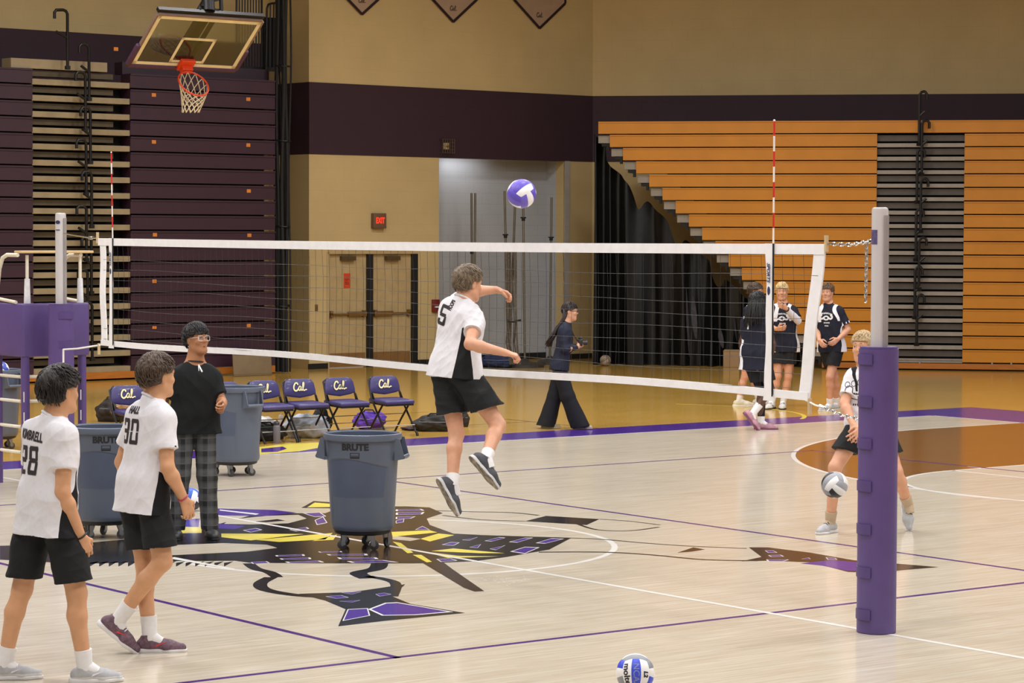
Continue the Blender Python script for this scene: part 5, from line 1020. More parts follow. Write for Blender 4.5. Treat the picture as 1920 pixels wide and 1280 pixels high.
    def hand(s, f, q, fr):
        j = s.J; S = s.S; w = j['wr'+q]; d = unit(j.get('kn_'+q, w+(w-j['el'+q]))-w); n = j.get('pal'+q, None); n = unit(s.palm.get(q, -s.bf)) if n is None else n
        n = unit(n-d*(n @ d)); t = np.cross(d, n) if q == 'R' else np.cross(n, d); curl = s.curl.get(q, 0.5); spread = s.spread.get(q, 0.06)
        kn = []
        for i, x in enumerate((0.030, 0.010, -0.010, -0.028)):
            k = w+(d*(0.088-0.004*abs(i-1))+t*x)*S; kn.append(k); f.bone(w+(d*0.012+t*x*0.55)*S, k, 0.0155*S, 0.0118*S, 0.012)
        for i, (k, ln) in enumerate(zip(kn, (0.074, 0.082, 0.076, 0.060))):
            c = curl*(0.92+0.10*i); ang = 0.0; p = k; dd0 = unit(d+t*spread*(1.5-i)); rad = fr*S*(1.0, 1.0, 0.96, 0.86)[i]
            for sg, (fl_, da) in enumerate(((0.46, 0.55), (0.30, 0.9), (0.24, 0.7))):
                ang += c*da*1.35; v = dd0*math.cos(ang)+n*math.sin(ang); e = p+v*ln*fl_*S; f.bone(p, e, rad*(1.06-0.07*sg), rad*(0.99-0.07*sg), 0.004); p = e
        a = w+(d*0.022+t*0.022)*S; b = a+unit(d*0.55+t*0.75+n*0.35)*0.042*S; c = b+unit(d*0.9+t*(0.35-0.5*curl)+n*0.5)*0.032*S; e = c+unit(d*0.95+t*(0.1-0.5*curl)+n*(0.4+0.4*curl))*0.026*S
        f.bone(a, b, 0.017*S, 0.0125*S, 0.014); f.bone(b, c, 0.0115*S, 0.0105*S, 0.005); f.bone(c, e, 0.0105*S, 0.0085*S, 0.005)
    palm = {}; curl = {}; spread = {}
    def part(s, name, V, F, mats, midx=None, label=None, sharp=0):
        o = mesh_obj(name, V, F, mats, s.root, midx=midx, sharp=sharp)
        if label: o['label'] = label
        return o
    # ---------------- clothes
    def shirt(s, mats, hem, sleeve=0.62, loose=0.028, seed=1, panel=None, amp=0.007, hem_n=None, collar=True, name='jersey', sleeve_r=0.070, long=False, lower=None, hem_w=0.0):
        """hem: how far below the pelvis the cloth ends; panel(l, f, h, sleeve) -> material index"""
        j = s.J; S = s.S; f = Field(s.vox*1.05); L_ = loose; hw = {0.0: (0.074, 0.098), 0.22: (0.070, 0.092), 0.46: (0.070, 0.092), 0.70: (0.084, 0.096), 0.88: (0.090, 0.070)}
        upv = unit(j['neck']-j['pelvis']); dn = -(hem_n if hem_n is not None else upv*0.5+np.array([0, 0, 0.5])); dn = unit(dn); hemp = j['pelvis']+unit(dn)*hem; levs = list(s.levels())
        for t, c, l in levs: w, r = hw[t]; f.bone(c-l*w*S, c+l*w*S, (r+L_*(1 if t < 0.8 else 0.55))*S, (r+L_*(1 if t < 0.8 else 0.55))*S, 0.08, flat=(s.bf, 0.86))
        t, c, l = levs[0]; dwn = -upv*0.6+np.array([0, 0, -0.4]); c2 = j['pelvis']+unit(dwn)*(hem+0.05); f.bone(c2-l*0.085*S, c2+l*0.085*S, (0.097+L_+hem_w)*S, (0.097+L_+hem_w)*S, 0.10, flat=(s.bf, 0.88))
        f.bone(c-l*0.08*S, c2-l*0.085*S, (0.097+L_)*S, (0.097+L_+hem_w)*S, 0.06, flat=(s.bf, 0.88)); f.bone(c+l*0.08*S, c2+l*0.085*S, (0.097+L_)*S, (0.097+L_+hem_w)*S, 0.06, flat=(s.bf, 0.88))
        lat_ = unit(j['shR']-j['shL']); f.cut(hemp, dn); sh = (j['shR']+j['shL'])/2; f.bone(j['shL'], j['shR'], 0.061*S, 0.061*S, 0.05)
        for q in ('L', 'R'):
            f.bone((j['sh'+q]+sh)/2+np.array([0, 0, 0.008]), j['neck']+(s.hp(0, -0.025, -0.115)-j['neck'])*(0.5 if collar else 0.05), 0.052*S, 0.054*S, 0.05)
            a, b, c = j['sh'+q], j['el'+q], j['wr'+q]; u = unit(b-a); e = a+(b-a)*sleeve
            if long: f.bone(a, b, 0.070*S, 0.058*S, 0.03); u2 = unit(c-b); f.bone(b, c, 0.056*S, 0.042*S, 0.03, cuts=[(c-u2*0.01, u2)])
            else: f.bone(a, e+u*0.05, 0.062*S, (sleeve_r+0.002)*S, 0.035, cuts=[(e, u)])
        if collar: nd = unit(s.hp(0, -0.02, -0.06)-j['neck']); f.bone(j['neck']-nd*0.02, j['neck']+nd*0.05, 0.072*S, 0.066*S, 0.02, cuts=[(j['neck']+nd*0.028-s.bf*0.0, unit(nd*0.85+s.bf*0.5))])
        if not collar: nd = unit(s.hp(0, -0.02, -0.06)-j['neck']); f.bone(j['neck']-nd*0.05-s.bf*0.0, j['neck']+nd*0.05, 0.078*S, 0.074*S, 0.02, cuts=[(j['neck']+nd*0.012, unit(nd*0.80+s.bf*0.6))]); f.ell(j['neck']+nd*0.075+s.bf*0.045, np.array((0.075, 0.075, 0.062))*S, np.array([unit(np.cross(s.bf, nd)), unit(s.bf-nd*(s.bf @ nd)), nd]).T, 0.008, sub=True)
        V, F = f.mesh(); V = relax(V, F, 1, 0.5); V = folds(V, F, amp*S, 34, seed, axis=unit(upv+lat_*0.5)); V = relax(V, F, 1, 0.25); s.shirtVF = (V, F)
        C = V; lat = unit(j['shR']-j['shL']); o = s.part(name, V, F, mats)
        if not long:
            nd = unit(s.hp(0, -0.02, -0.06)-j['neck']); tn = unit(nd*0.85+s.bf*0.42) if collar else unit(nd*0.72+s.bf*0.62); Fc = frame(tn); cc_ = j['neck']+nd*(0.030 if collar else 0.004)-s.bf*(0 if collar else -0.012); R_ = 0.071 if collar else 0.080
            g_ = MB(); g_.tube([cc_+Fc @ np.array([R_*S*math.cos(a), R_*S*math.sin(a), 0]) for a in np.linspace(0, 2*PI, 29)], 0.0085*S, 7); g_.build('collar', [mats[0]], o)
        if panel:
            P = j['pelvis']; hgt = (C-P) @ upv/max(0.1, (j['neck']-P) @ upv); cen = P+np.outer(np.clip(hgt, -0.4, 1.0), j['neck']-P); lt = ((C-cen) @ lat)/S; fw_ = ((C-cen) @ s.bf)/S
            dsl = np.minimum(*[np.linalg.norm(C-(j['sh'+q]+np.outer(np.clip(((C-j['sh'+q]) @ (j['el'+q]-j['sh'+q]))/((j['el'+q]-j['sh'+q]) @ (j['el'+q]-j['sh'+q])), 0, min(1.0, sleeve+0.26)), j['el'+q]-j['sh'+q])), axis=1) for q in ('L', 'R')])
            at = o.data.attributes.new('panel', 'FLOAT', 'POINT'); at.data.foreach_set('value', np.asarray(panel(lt, fw_, hgt, dsl/S), np.float32))
        return o
    def shorts(s, m, length=0.55, r0=0.100, r1=0.112, seed=3, flare=0.0, name='shorts', amp=0.006, waist=0.10, cutmix=0.5, label=None):
        j = s.J; S = s.S; f = Field(s.vox*1.05); lh = unit(j['hipR']-j['hipL']); P = j['pelvis']; upv = unit(j['neck']-P)
        f.bone(P-lh*0.078*S, P+lh*0.078*S, 0.108*S, 0.108*S, 0.06, flat=(s.bf, 0.9)); f.bone(P+upv*waist*0.7-lh*0.07*S, P+upv*waist*0.7+lh*0.07*S, 0.10*S, 0.10*S, 0.06, flat=(s.bf, 0.9), cuts=[(P+upv*waist, upv)])
        for q in ('L', 'R'):
            a, b = j['hip'+q], j['kn'+q]; e = a+(b-a)*length; u = unit(unit(b-a)*(1-cutmix)+np.array([0, 0, -1])*cutmix); f.bone(a, e+unit(b-a)*0.07, r0*S, (r1+flare)*S, 0.03, cuts=[(e, u)])
        V, F = f.mesh(); V = relax(V, F, 1, 0.5); V = folds(V, F, amp*S, 32, seed); V = relax(V, F, 1, 0.35); return s.part(name, V, F, [m], label=label)
    def trousers(s, m, r0=0.100, rk=0.082, r1=0.078, name='trousers', seed=4, flare=0.0, amp=0.007, end=0.02):
        j = s.J; S = s.S; f = Field(s.vox*1.05); lh = unit(j['hipR']-j['hipL']); P = j['pelvis']; upv = unit(j['neck']-P)
        f.bone(P-lh*0.075*S, P+lh*0.075*S, 0.106*S, 0.106*S, 0.06, flat=(s.bf, 0.9)); f.bone(P+upv*0.07-lh*0.07*S, P+upv*0.07+lh*0.07*S, 0.10*S, 0.10*S, 0.06, flat=(s.bf, 0.9))
        for q in ('L', 'R'):
            a, b, c = j['hip'+q], j['kn'+q], j['an'+q]; u = unit(c-b); f.bone(a, b, r0*S, rk*S, 0.03); f.bone(b, c+u*0.06, rk*S, (r1+flare)*S, 0.03, cuts=[(c+u*end, unit(u*0.4+np.array([0, 0, -0.6])))])
        V, F = f.mesh(); V = relax(V, F, 1, 0.5); V = folds(V, F, amp*S, 26, seed, axis=np.array([0, 0, 1.0])); V = relax(V, F, 1, 0.35); return s.part(name, V, F, [m])
    def shoe(s, q, upper, sole, sz=1.0, up=None, laces=None, tongue=None, collar=0.0, swoosh=None, croc=False, toecap=None):
        j = s.J; S = s.S*sz; a = j['an'+q]; t = j['to'+q]; d = unit(t-a); n = unit(up) if up is not None else np.array([0, 0, 1.0]); d = unit(d-n*(d @ n)); l = np.cross(n, d)
        B = a-n*0.085*S; R = np.array([d, l, n]).T; pt = lambda x, y, z: B+R @ (np.array([x, y, z])*S); vx = min(s.vox, 0.0045)
        f = Field(vx); f.bone(pt(-0.045, 0, 0.045), pt(0.02, 0, 0.05), 0.036*S, 0.036*S, 0.03); f.bone(pt(0.02, 0, 0.05), pt(0.12, 0, 0.030), 0.036*S, 0.034*S, 0.03); f.bone(pt(0.10, -0.012, 0.028), pt(0.10, 0.014, 0.028), 0.034*S, 0.034*S, 0.03); f.bone(pt(0.12, 0, 0.028), pt(0.182, 0.002, 0.026), 0.035*S, 0.027*S, 0.03)
        if not croc: f.bone(pt(-0.018, 0, 0.05), pt(-0.008, 0, 0.098+collar), 0.040*S, 0.041*S, 0.02, cuts=[(pt(-0.01, 0, 0.088+collar), unit(n-d*0.25))]); f.bone(pt(0.035, 0, 0.075), pt(0.11, 0, 0.052), 0.020*S, 0.016*S, 0.02)
        else: f.ell(pt(0.10, 0, 0.035), np.array((0.10, 0.050, 0.042))*S, R, 0.02)
        f.cut(pt(0, 0, 0.016), -n); V, F = f.mesh(); V = relax(V, F, 1, 0.4); mi = np.zeros(len(F), int); ms = [upper]; C = (V[F].mean(1)-B) @ R/S
        if toecap is not None: ms.append(toecap); mi[(C[:, 2] < 0.034) & (C[:, 0] > -0.2)] = 1
        o = s.part('shoe', V, F, ms, mi)
        f = Field(vx); f.bone(pt(-0.050, 0, 0.012), pt(0.04, 0, 0.012), 0.040*S, 0.036*S, 0.02); f.bone(pt(0.04, 0, 0.012), pt(0.115, 0.002, 0.012), 0.036*S, 0.047*S, 0.02); f.bone(pt(0.115, 0.002, 0.014), pt(0.185, 0.002, 0.018), 0.047*S, 0.030*S, 0.02); f.cut(pt(0, 0, 0.0), -n); f.cut(pt(0, 0, 0.026), unit(n+d*0.03)); V, F = f.mesh(); V = relax(V, F, 1, 0.3)
        so = mesh_obj('sole', V, F, sole if isinstance(sole, list) else [sole], o, sharp=50, midx=(((V[F].mean(1)-B) @ n < 0.004*S).astype(int) if isinstance(sole, list) else None))
        if laces is not None:
            b = MB()
            for i in range(4): x = 0.035+0.02*i; z = 0.104-0.0095*i; b.tube([pt(x-0.004, -0.026, z-0.014), pt(x-0.002, -0.012, z-0.002), pt(x, 0, z), pt(x+0.004, 0.012, z-0.002), pt(x+0.006, 0.026, z-0.014)], 0.0032*S, 5)
            b.tube([pt(0.03, -0.02, 0.098), pt(0.022, -0.035, 0.085)], 0.003*S, 5); b.build('laces', [laces], o)
        if swoosh is not None:
            b = MB()
            for sy in (-1, 1):
                v, t_ = ribbon(curve2([(-0.015, 0.052), (0.02, 0.040), (0.06, 0.052), (0.10, 0.064)], 4), [0.002, 0.010, 0.011, 0.012, 0.012, 0.011, 0.010, 0.009, 0.007, 0.006, 0.004, 0.003, 0.002]); b.add([pt(x, sy*(0.041-0.15*max(0, z-0.05)), z) for x, z in v], t_)
            b.build('side_flash', [swoosh], o)
        return o
    def sock(s, q, m, top=0.10, r=0.044, bot=-0.02):
        j = s.J; S = s.S; c = j['an'+q]; u = unit(j['kn'+q]-c); b = MB(); F = frame(u)
        prof = [(0.030, bot), (0.043, bot+0.005), (r+0.001, 0.02), (r+0.003, top*0.5), (r+0.004+0.06*max(0, top-0.08), top-0.012), (r+0.0045+0.07*max(0, top-0.08), top), (r-0.006, top+0.001)]; b.lathe([(x*S, z*S) for x, z in prof], 20, c=c, rot=F)
        d = unit(j['to'+q]-c); b.tube([c+u*0.01*S, c+d*0.03*S-u*0.012*S, c+d*0.065*S-u*0.03*S], [0.043*S, 0.040*S, 0.032*S], 12)
        return b.build('sock', [m], s.root)
    def band(s, q, m, pos=0.94, r=0.031, name='bracelet', w=0.005):
        j = s.J; c = j['el'+q]+(j['wr'+q]-j['el'+q])*pos; F = frame(j['wr'+q]-j['el'+q]); b = MB(); b.tube([c+F @ np.array([math.cos(a)*r, math.sin(a)*r, 0.004*math.sin(2*a)]) for a in np.linspace(0, 2*PI, 21)], w, 6); return b.build(name, [m], s.root)
    # ---------------- hair
    def hair(s, col, style='mop', vol=0.022, seed=1, n=170, fringe=0.055, nape=-0.075, length=0.07, r=0.0075, lock_flow=None):
        S = s.S; f = Field(min(s.vox, 0.005)); H = s.HR; e = np.array((0.077+vol, 0.098+vol, 0.090+vol))*S; c = s.hp(0, -0.010, 0.032); X, Y, Z = s.hx, s.fwd, s.hu
        f.ell(c, e, H, 0.02, cuts=[(s.hp(0, 0, fringe), -Z)]); f.ell(c, np.array((0.076+vol*0.75, 0.098+vol*0.9, 0.095+vol*0.6))*S, H, 0.02, cuts=[(s.hp(0, -0.022, 0), Y), (s.hp(0, 0, nape), -Z)])
        f.ell(c, np.array((0.077+vol*0.7, 0.098+vol, 0.090+vol))*S, H, 0.02, cuts=[(s.hp(0, 0.050, 0), Y), (s.hp(0, 0, 0.022), -Z)])
        V, F = f.mesh(); V = relax(V, F, 2, 0.5); V = folds(V, F, 0.006*S, 110, seed, ridge=True); V = relax(V, F, 1, 0.3); b = MB(); b.v = [tuple(p) for p in V]; b.f = [tuple(int(i) for i in q) for q in F]; b.m = [0]*len(F)
        rs = random.Random(seed); cl = [(rs.uniform(-1, 1), rs.uniform(-1, 1), rs.uniform(-1, 1), rs.uniform(-.6, .6), rs.uniform(-.5, .5), rs.uniform(-.25, .35)) for _ in range(26)]
        for i in range(n*5):
            th = rs.uniform(0, 2*PI); ph = rs.uniform(0.02, 2.15); d = np.array((math.sin(ph)*math.cos(th), math.sin(ph)*math.sin(th), math.cos(ph)))
            if d[1] > 0.25 and d[2] < (fringe-0.012)/0.09: continue
            if d[2] < 0.10 and d[1] > -0.30: continue
            if d[2]*0.09+0.032 < nape+0.03: continue
            c_ = min(cl, key=lambda q: (q[0]-d[0])**2+(q[1]-d[1])**2+(q[2]-d[2])**2)
            p = d*np.array((0.075+vol*0.95, 0.096+vol*0.95, 0.088+vol*0.95)); fl_ = np.array((d[0]*0.7, d[1]*0.7+0.45*(d[1] > -0.2), -0.8 if d[2] < 0.75 else -0.2))+np.array(c_[3:])*1.1+np.array([rs.uniform(-.16, .16) for _ in range(3)])
            if lock_flow is not None: fl_ = fl_*0.6+np.array(lock_flow)
            fl_ = fl_-d*(fl_ @ d)*0.93; fl_ = unit(fl_); ln = length*rs.uniform(0.55, 1.0)*(0.5 if (abs(d[0]) > 0.55 and d[1] > -0.5 and d[2] < 0.6) else 1.0); pts = []; lf = rs.uniform(0.2, 1.0); ln *= rs.uniform(0.35, 0.75) if d[1] > 0.25 and d[2] < 0.7 else 1.0
            for k in range(4):
                t = k/3; q = p+fl_*ln*t+d*(0.001+0.011*lf*math.sin(PI*t*0.9)-0.010*t*t)
                pts.append(s.hp(q[0], q[1]-0.010, q[2]+0.032))
            rr = r*0.45*S; b.tube(pts, [rr*0.8, rr, rr*0.8, rr*0.15], 4, caps=False)
        return b.build('hair', [hair_mat(*col)], s.root, sharp=0)
    # ---------------- things printed on cloth
    def decal(s, VT, px, py, mat_, name, shirt_obj, scale=1.0, tilt=0.0, nrm=None, lift=0.0022, upv=None, dark=None):
        V, F = s.shirtVF; bv = getattr(s, '_bv', None)
        if bv is None: bv = BVHTree.FromPolygons([Vector(v) for v in V.tolist()], F.tolist()); s._bv = bv
        d0 = unit(ray(px, py)); hit, hn, _, _ = bv.ray_cast(Vector(CAM_LOC), Vector(d0))
        if hit is None: return None
        hit = np.array(hit); n = unit(nrm) if nrm is not None else np.array(hn); n = unit(n); u = unit(upv) if upv is not None else np.array([0, 0, 1.0]); u = unit(u-n*(u @ n)); x = np.cross(u, n); x, u = x*math.cos(tilt)+u*math.sin(tilt), u*math.cos(tilt)-x*math.sin(tilt)
        b = MB(); vs = []
        for a, c in VT[0]:
            o = hit+x*a*scale+u*c*scale+n*0.25; h, hn2, _, _ = bv.ray_cast(Vector(o), Vector(-n)); vs.append(np.array(h)+np.array(hn2)*lift if h is not None and abs((np.array(h)-hit) @ n) < 0.16 else hit+x*a*scale+u*c*scale-n*0.12)
        b.add(vs, VT[1]); return b.build(name, [mat_], shirt_obj, sharp=0)

def small_marks(n, w, h, seed, arc=0.0):
    """a row of short print strokes, too small to read"""
    rs = random.Random(seed); V = []; T = []; x = -w/2
    for i in range(n):
        cw = w/n; a, b = x+cw*0.12, x+cw*rs.uniform(0.7, 0.92); y = -arc*((x+cw/2)/(w/2))**2; t = h*rs.uniform(0.24, 0.36)
        o = h*rs.uniform(-0.12, 0.12); k = len(V); V += [(a, y-h*0.38+o), (b, y-h*0.38), (b+t*0.15, y+h*0.38+o), (a+t*0.15, y+h*0.38)]; T.append((k, k+1, k+2, k+3))
        x += cw
    return V, T
def merge2(*L):
    V = []; T = []
    for v, t in L: k = len(V); V += [tuple(q) for q in v]; T += [tuple(i+k for i in f) for f in t]
    return V, T
M_jw = cloth_mat('white_jersey', (218, 216, 222)); M_jk = cloth_mat('black_side_panel', (24, 24, 27)); M_sk = cloth_mat('black_shorts', (30, 31, 33)); M_navy = cloth_mat('navy_jersey', (30, 32, 46)); M_jink = mat('jersey_ink', (38, 28, 32), 0.7); M_wink = mat('white_ink', (222, 222, 226), 0.7)
M_solew = mat('sole_white', (214, 212, 214), 0.5); M_shw = mat('shoe_white', (206, 204, 204), 0.6, var=0.08, scale=30); M_shg = mat('shoe_grey', (168, 168, 172), 0.6, var=0.1, scale=30); M_lw = mat('lace_white', (224, 224, 226), 0.6); M_lk = mat('lace_black', (28, 28, 30), 0.6)
M_jersey = two_tone('white_jersey_panelled', (218, 216, 222), (24, 24, 27)); M_njersey = two_tone('navy_jersey_panelled', (30, 32, 46), (226, 226, 230))
def side(lt, fw, h, ds, top=0.66, w=0.045):
    return np.minimum.reduce([w+0.05*np.clip(0.5-h, 0, 1)-np.abs(fw), (top-h)*0.4-np.abs(fw)*0.3, ds-0.075, np.abs(lt)-0.06])
def raglan(lt, fw, h, ds, w=0.017, r=0.105): return np.minimum(w-np.abs(ds-r), (h-0.60)*0.4)

# ---- number 28, lower left corner
p = Person('player in white jersey number 28, black shorts, seen from behind at the lower left corner', 14.1,
    dict(head=(113, 734), neck=(97, 794), shR=(126, 817, -.15), shL=(60, 805, .15), elR=(117, 922, -.16), wrR=(152, 1006, -.08), kn_R=(163, 1036, -.06), elL=(62, 915, .26), wrL=(92, 975, .36), pelvis=(88, 940), hipR=(108, 955, -.06), hipL=(68, 950, .07),
         knR=(144, 1112, -.04), knL=(42, 1104, .08), anR=(159, 1241, 0), anL=(8, 1232, .09), toR=(208, 1258, .03), toL=(50, 1248, .11)), 'tan', (.66, .0, .75), (.82, 0, .57), vox=0.0042)
p.palm = {'R': HV(-.5, .1, .6)}; p.curl = {'R': 0.75, 'L': 0.5}; p.body(); p.hair(('black', (34, 28, 28)), vol=0.030, seed=3, n=280, length=0.07, r=0.008, nape=-0.118, fringe=0.045); p.brow(('black', (34, 28, 28)))
sh = p.shirt([M_jersey], 0.185, 0.58, 0.022, 11, panel=lambda lt, fw, h, ds: side(lt, fw-0.055, h, ds, 0.5, 0.03), amp=0.0065, hem_w=0.02, sleeve_r=0.074)
p.decal(block_digits('28', 0.158), 53, 862, M_jink, 'jersey_number', sh, nrm=HV(-.74, 0, -.67)); p.decal(text2d('KIMBRELL', 0.072, 0.003, maxlen=0.015, cond=0.74, spacing=1.05), 59, 817, M_jink, 'jersey_name', sh, nrm=HV(-.80, .15, -.60), tilt=-0.06)
p.shorts(M_sk, 0.86, 0.104, 0.108, 5); p.band('R', mat('black_wristband', (28, 24, 24), 0.6), 0.98, 0.032, 'wristband')
for q in 'LR': p.sock(q, M_sock, 0.10); p.shoe(q, M_shg, M_solew, 1.0, laces=M_lw, toecap=M_shw, swoosh=M_lw)
# ---- number 30
p = Person('player in white jersey number 30, black shorts and maroon shoes, walking with back turned', 15.1,
    dict(head=(296, 706), neck=(285, 757), shR=(312, 788, -.15), shL=(254, 780, .15), elR=(314, 876, -.18), wrR=(345, 936, -.12), kn_R=(354, 962, -.10), elL=(228, 866, .22), wrL=(252, 930, .34), pelvis=(268, 908), hipR=(284, 922, -.07), hipL=(253, 918, .07),
         knR=(305, 1052, -.09), knL=(272, 1056, .05), anR=(220, 1164, -.02), anL=(281, 1170, .03), toR=(260, 1208, -.02), toL=(332, 1180, .04)), 'tan', (.74, .0, .67), (.80, 0, .60), vox=0.0042, air='R')
p.palm = {'R': HV(-.5, .1, .6)}; p.curl = {'R': 0.6, 'L': 0.5}; p.body(); hc = ('brown_dark', (74, 58, 46)); p.hair(hc, vol=0.026, seed=8, n=240, length=0.065, r=0.0075, fringe=0.05, nape=-0.108); p.brow(hc)
sh = p.shirt([M_jersey], 0.165, 0.62, 0.020, 21, panel=lambda lt, fw, h, ds: side(lt, fw-0.035, h, ds, 0.62, 0.034), amp=0.006, hem_w=0.015, sleeve_r=0.074)
p.decal(block_digits('30', 0.150), 244, 808, M_jink, 'jersey_number', sh, nrm=HV(-.78, 0, -.62)); p.decal(text2d('HALL', 0.060, 0.003, 0.1, maxlen=0.015, cond=0.8), 252, 769, M_jink, 'jersey_name', sh, nrm=HV(-.78, .15, -.62))
p.shorts(M_sk, 0.80, 0.100, 0.106, 6); M_mar = mat('shoe_maroon', (104, 78, 92), 0.7, var=0.35, scale=60); M_maro = mat('flash_red', (206, 58, 66), 0.5)
p.band('R', mat('bracelet_beads', (168, 60, 84), 0.5, var=0.6, scale=200), 0.95, 0.031, 'bracelet')
for q in 'LR': p.sock(q, M_sock, 0.13)
p.shoe('R', M_mar, M_solew, 1.03, up=HV(.62, .78, -.05), laces=M_lw, swoosh=M_maro, collar=0.02); p.shoe('L', M_mar, M_solew, 1.03, laces=M_lw, swoosh=M_maro, collar=0.02)
# ---- person in plaid trousers
p = Person('person in black tee shirt, plaid trousers, glasses and black clogs looking up', 20.8,
    dict(head=(369, 637), neck=(365, 688), shR=(323, 707, -.06), shL=(405, 707, .08), elR=(306, 752, .04), wrR=(316, 800, .02), elL=(415, 752, .03), wrL=(418, 760, -.20), kn_L=(417, 767, -.28), pelvis=(365, 782), hipR=(346, 792, -.03), hipL=(383, 792, .03),
         knR=(338, 892, -.06), knL=(388, 892, 0), anR=(330, 984, -.03), anL=(394, 985, 0), toR=(330, 994, -.22), toL=(402, 996, -.18)), 'brown', (.70, .10, -.70), (.42, 0, -.9), vox=0.0048, H=1.74)
p.palm = {'L': HV(-.9, .2, .2)}; p.curl = {'L': 0.95}; p.body(); hc = ('black_soft', (36, 33, 35)); p.hair(hc, vol=0.026, seed=5, n=220, length=0.07, r=0.008, fringe=0.042, nape=-0.05, lock_flow=(0, .5, 0)); p.brow(hc)
M_tee = cloth_mat('black_tee', (20, 22, 24)); p.shirt([M_tee], 0.135, 0.72, 0.020, 31, amp=0.006, name='tee_shirt', hem_w=0.015, sleeve_r=0.072, collar=False); p.trousers(plaid('plaid_flannel'), 0.096, 0.082, 0.076, seed=9)
M_croc = mat('black_clog', (34, 35, 38), 0.5)
for q in 'LR': p.shoe(q, M_croc, M_croc, 1.05, croc=True)
g = MB()
for x in (-1, 1): g.tube([p.hp(x*0.033+0.026*np.sign(math.cos(a))*abs(math.cos(a))**0.5, 0.104-0.008*abs(math.cos(a)), 0.006+0.021*np.sign(math.sin(a))*abs(math.sin(a))**0.5) for a in np.linspace(0, 2*PI, 25)], 0.0026, 6); g.tube([p.hp(x*0.057, 0.098, 0.016), p.hp(x*0.078, 0.06, 0.016), p.hp(x*0.080, -0.005, 0.010)], 0.0018, 5)
g.tube([p.hp(-0.008, 0.105, 0.014), p.hp(0, 0.109, 0.016), p.hp(0.008, 0.105, 0.014)], 0.002, 5); g.build('glasses', [mat('clear_frame', (206, 200, 200), 0.25)], p.root)
nk = unit(p.hp(0, -0.02, -0.06)-p.J['neck']); F = frame(nk); c0 = p.J['neck']+nk*0.045
g = MB(); g.tube([c0+F @ np.array([0.069*math.cos(a), 0.069*math.sin(a), 0]) for a in np.linspace(0, 2*PI, 25)], 0.007, 6); pe = c0+p.bf*0.07; g.build('choker', [mat('choker_brown', (40, 24, 22), 0.6)], p.root)
g = MB(); g.tube([at_depth(372, 686, 20.8-.10), at_depth(373, 695, 20.8-.135)], 0.003, 5); g.tube([at_depth(372.5, 684, 20.66), at_depth(379, 697, 20.62)], 0.0065, 6); g.build('whistle', [M_white], p.root)
# ---- the jumper
p = Person('player in white jersey jumping at the net with arm swung forward, seen from behind', 18.5,
    dict(head=(878, 533, .0), neck=(868, 567), shL=(842, 576, .13), shR=(894, 604, -.12), elR=(881, 645, -.30), wrR=(947, 661, -.30), kn_R=(966, 666, -.29), elL=(884, 546, .32), wrL=(930, 543, .36), kn_L=(948, 549, .36), pelvis=(853, 686), hipL=(836, 700, .06), hipR=(872, 704, -.06),
         knL=(856, 812, .02), knR=(934, 797, -.12), anL=(848, 908, -.14), anR=(911, 860, -.42), toL=(878, 958, -.14), toR=(946, 900, -.42)), 'fair', (.74, -.12, .66), (.50, .1, .86), vox=0.0046, air='LR')
p.palm = {'R': HV(-.3, -.9, .2), 'L': HV(-.1, -1, -.3)}; p.curl = {'R': 0.95, 'L': 0.62}; p.spread = {'L': 0.22}; p.body(); hc = ('brown_light', (112, 96, 78)); p.hair(hc, vol=0.022, seed=12, n=240, length=0.06, r=0.0075, fringe=0.05, nape=-0.10); p.brow(hc)
sh = p.shirt([M_jersey], 0.085, 0.50, 0.022, 41, panel=lambda lt, fw, h, ds: np.minimum.reduce([0.15+0.22*np.clip(0.42-h, 0, 1)-np.abs(np.arctan2(fw, lt)+0.62), (0.66-h)*2.0-np.abs(np.arctan2(fw, lt)+0.62)*0.8, (ds-0.07)*4, lt*4]), amp=0.008, hem_w=0.02, sleeve_r=0.076)
p.decal(block_digits('5', 0.15), 831, 590, M_jink, 'jersey_number', sh, tilt=-0.25); p.decal(text2d('HOOPS', 0.058, 0.003, maxlen=0.015, cond=0.42), 847, 572, M_jink, 'jersey_name', sh, tilt=1.25)
p.shorts(M_sk, 0.67, 0.108, 0.124, 14, amp=0.010); M_run = mat('shoe_charcoal', (62, 64, 72), 0.6, var=0.15, scale=40); M_out = mat('outsole_mixed', (128, 118, 104), 0.6, var=0.6, scale=26, detail=1.0); M_mid = mat('midsole_grey', (196, 196, 198), 0.5)
for q, u in (('L', HV(.80, .42, .45)), ('R', HV(.70, .60, .45))): p.sock(q, M_sock, 0.075); p.shoe(q, M_run, [M_mid, M_out], 1.04, up=u, laces=M_lk)
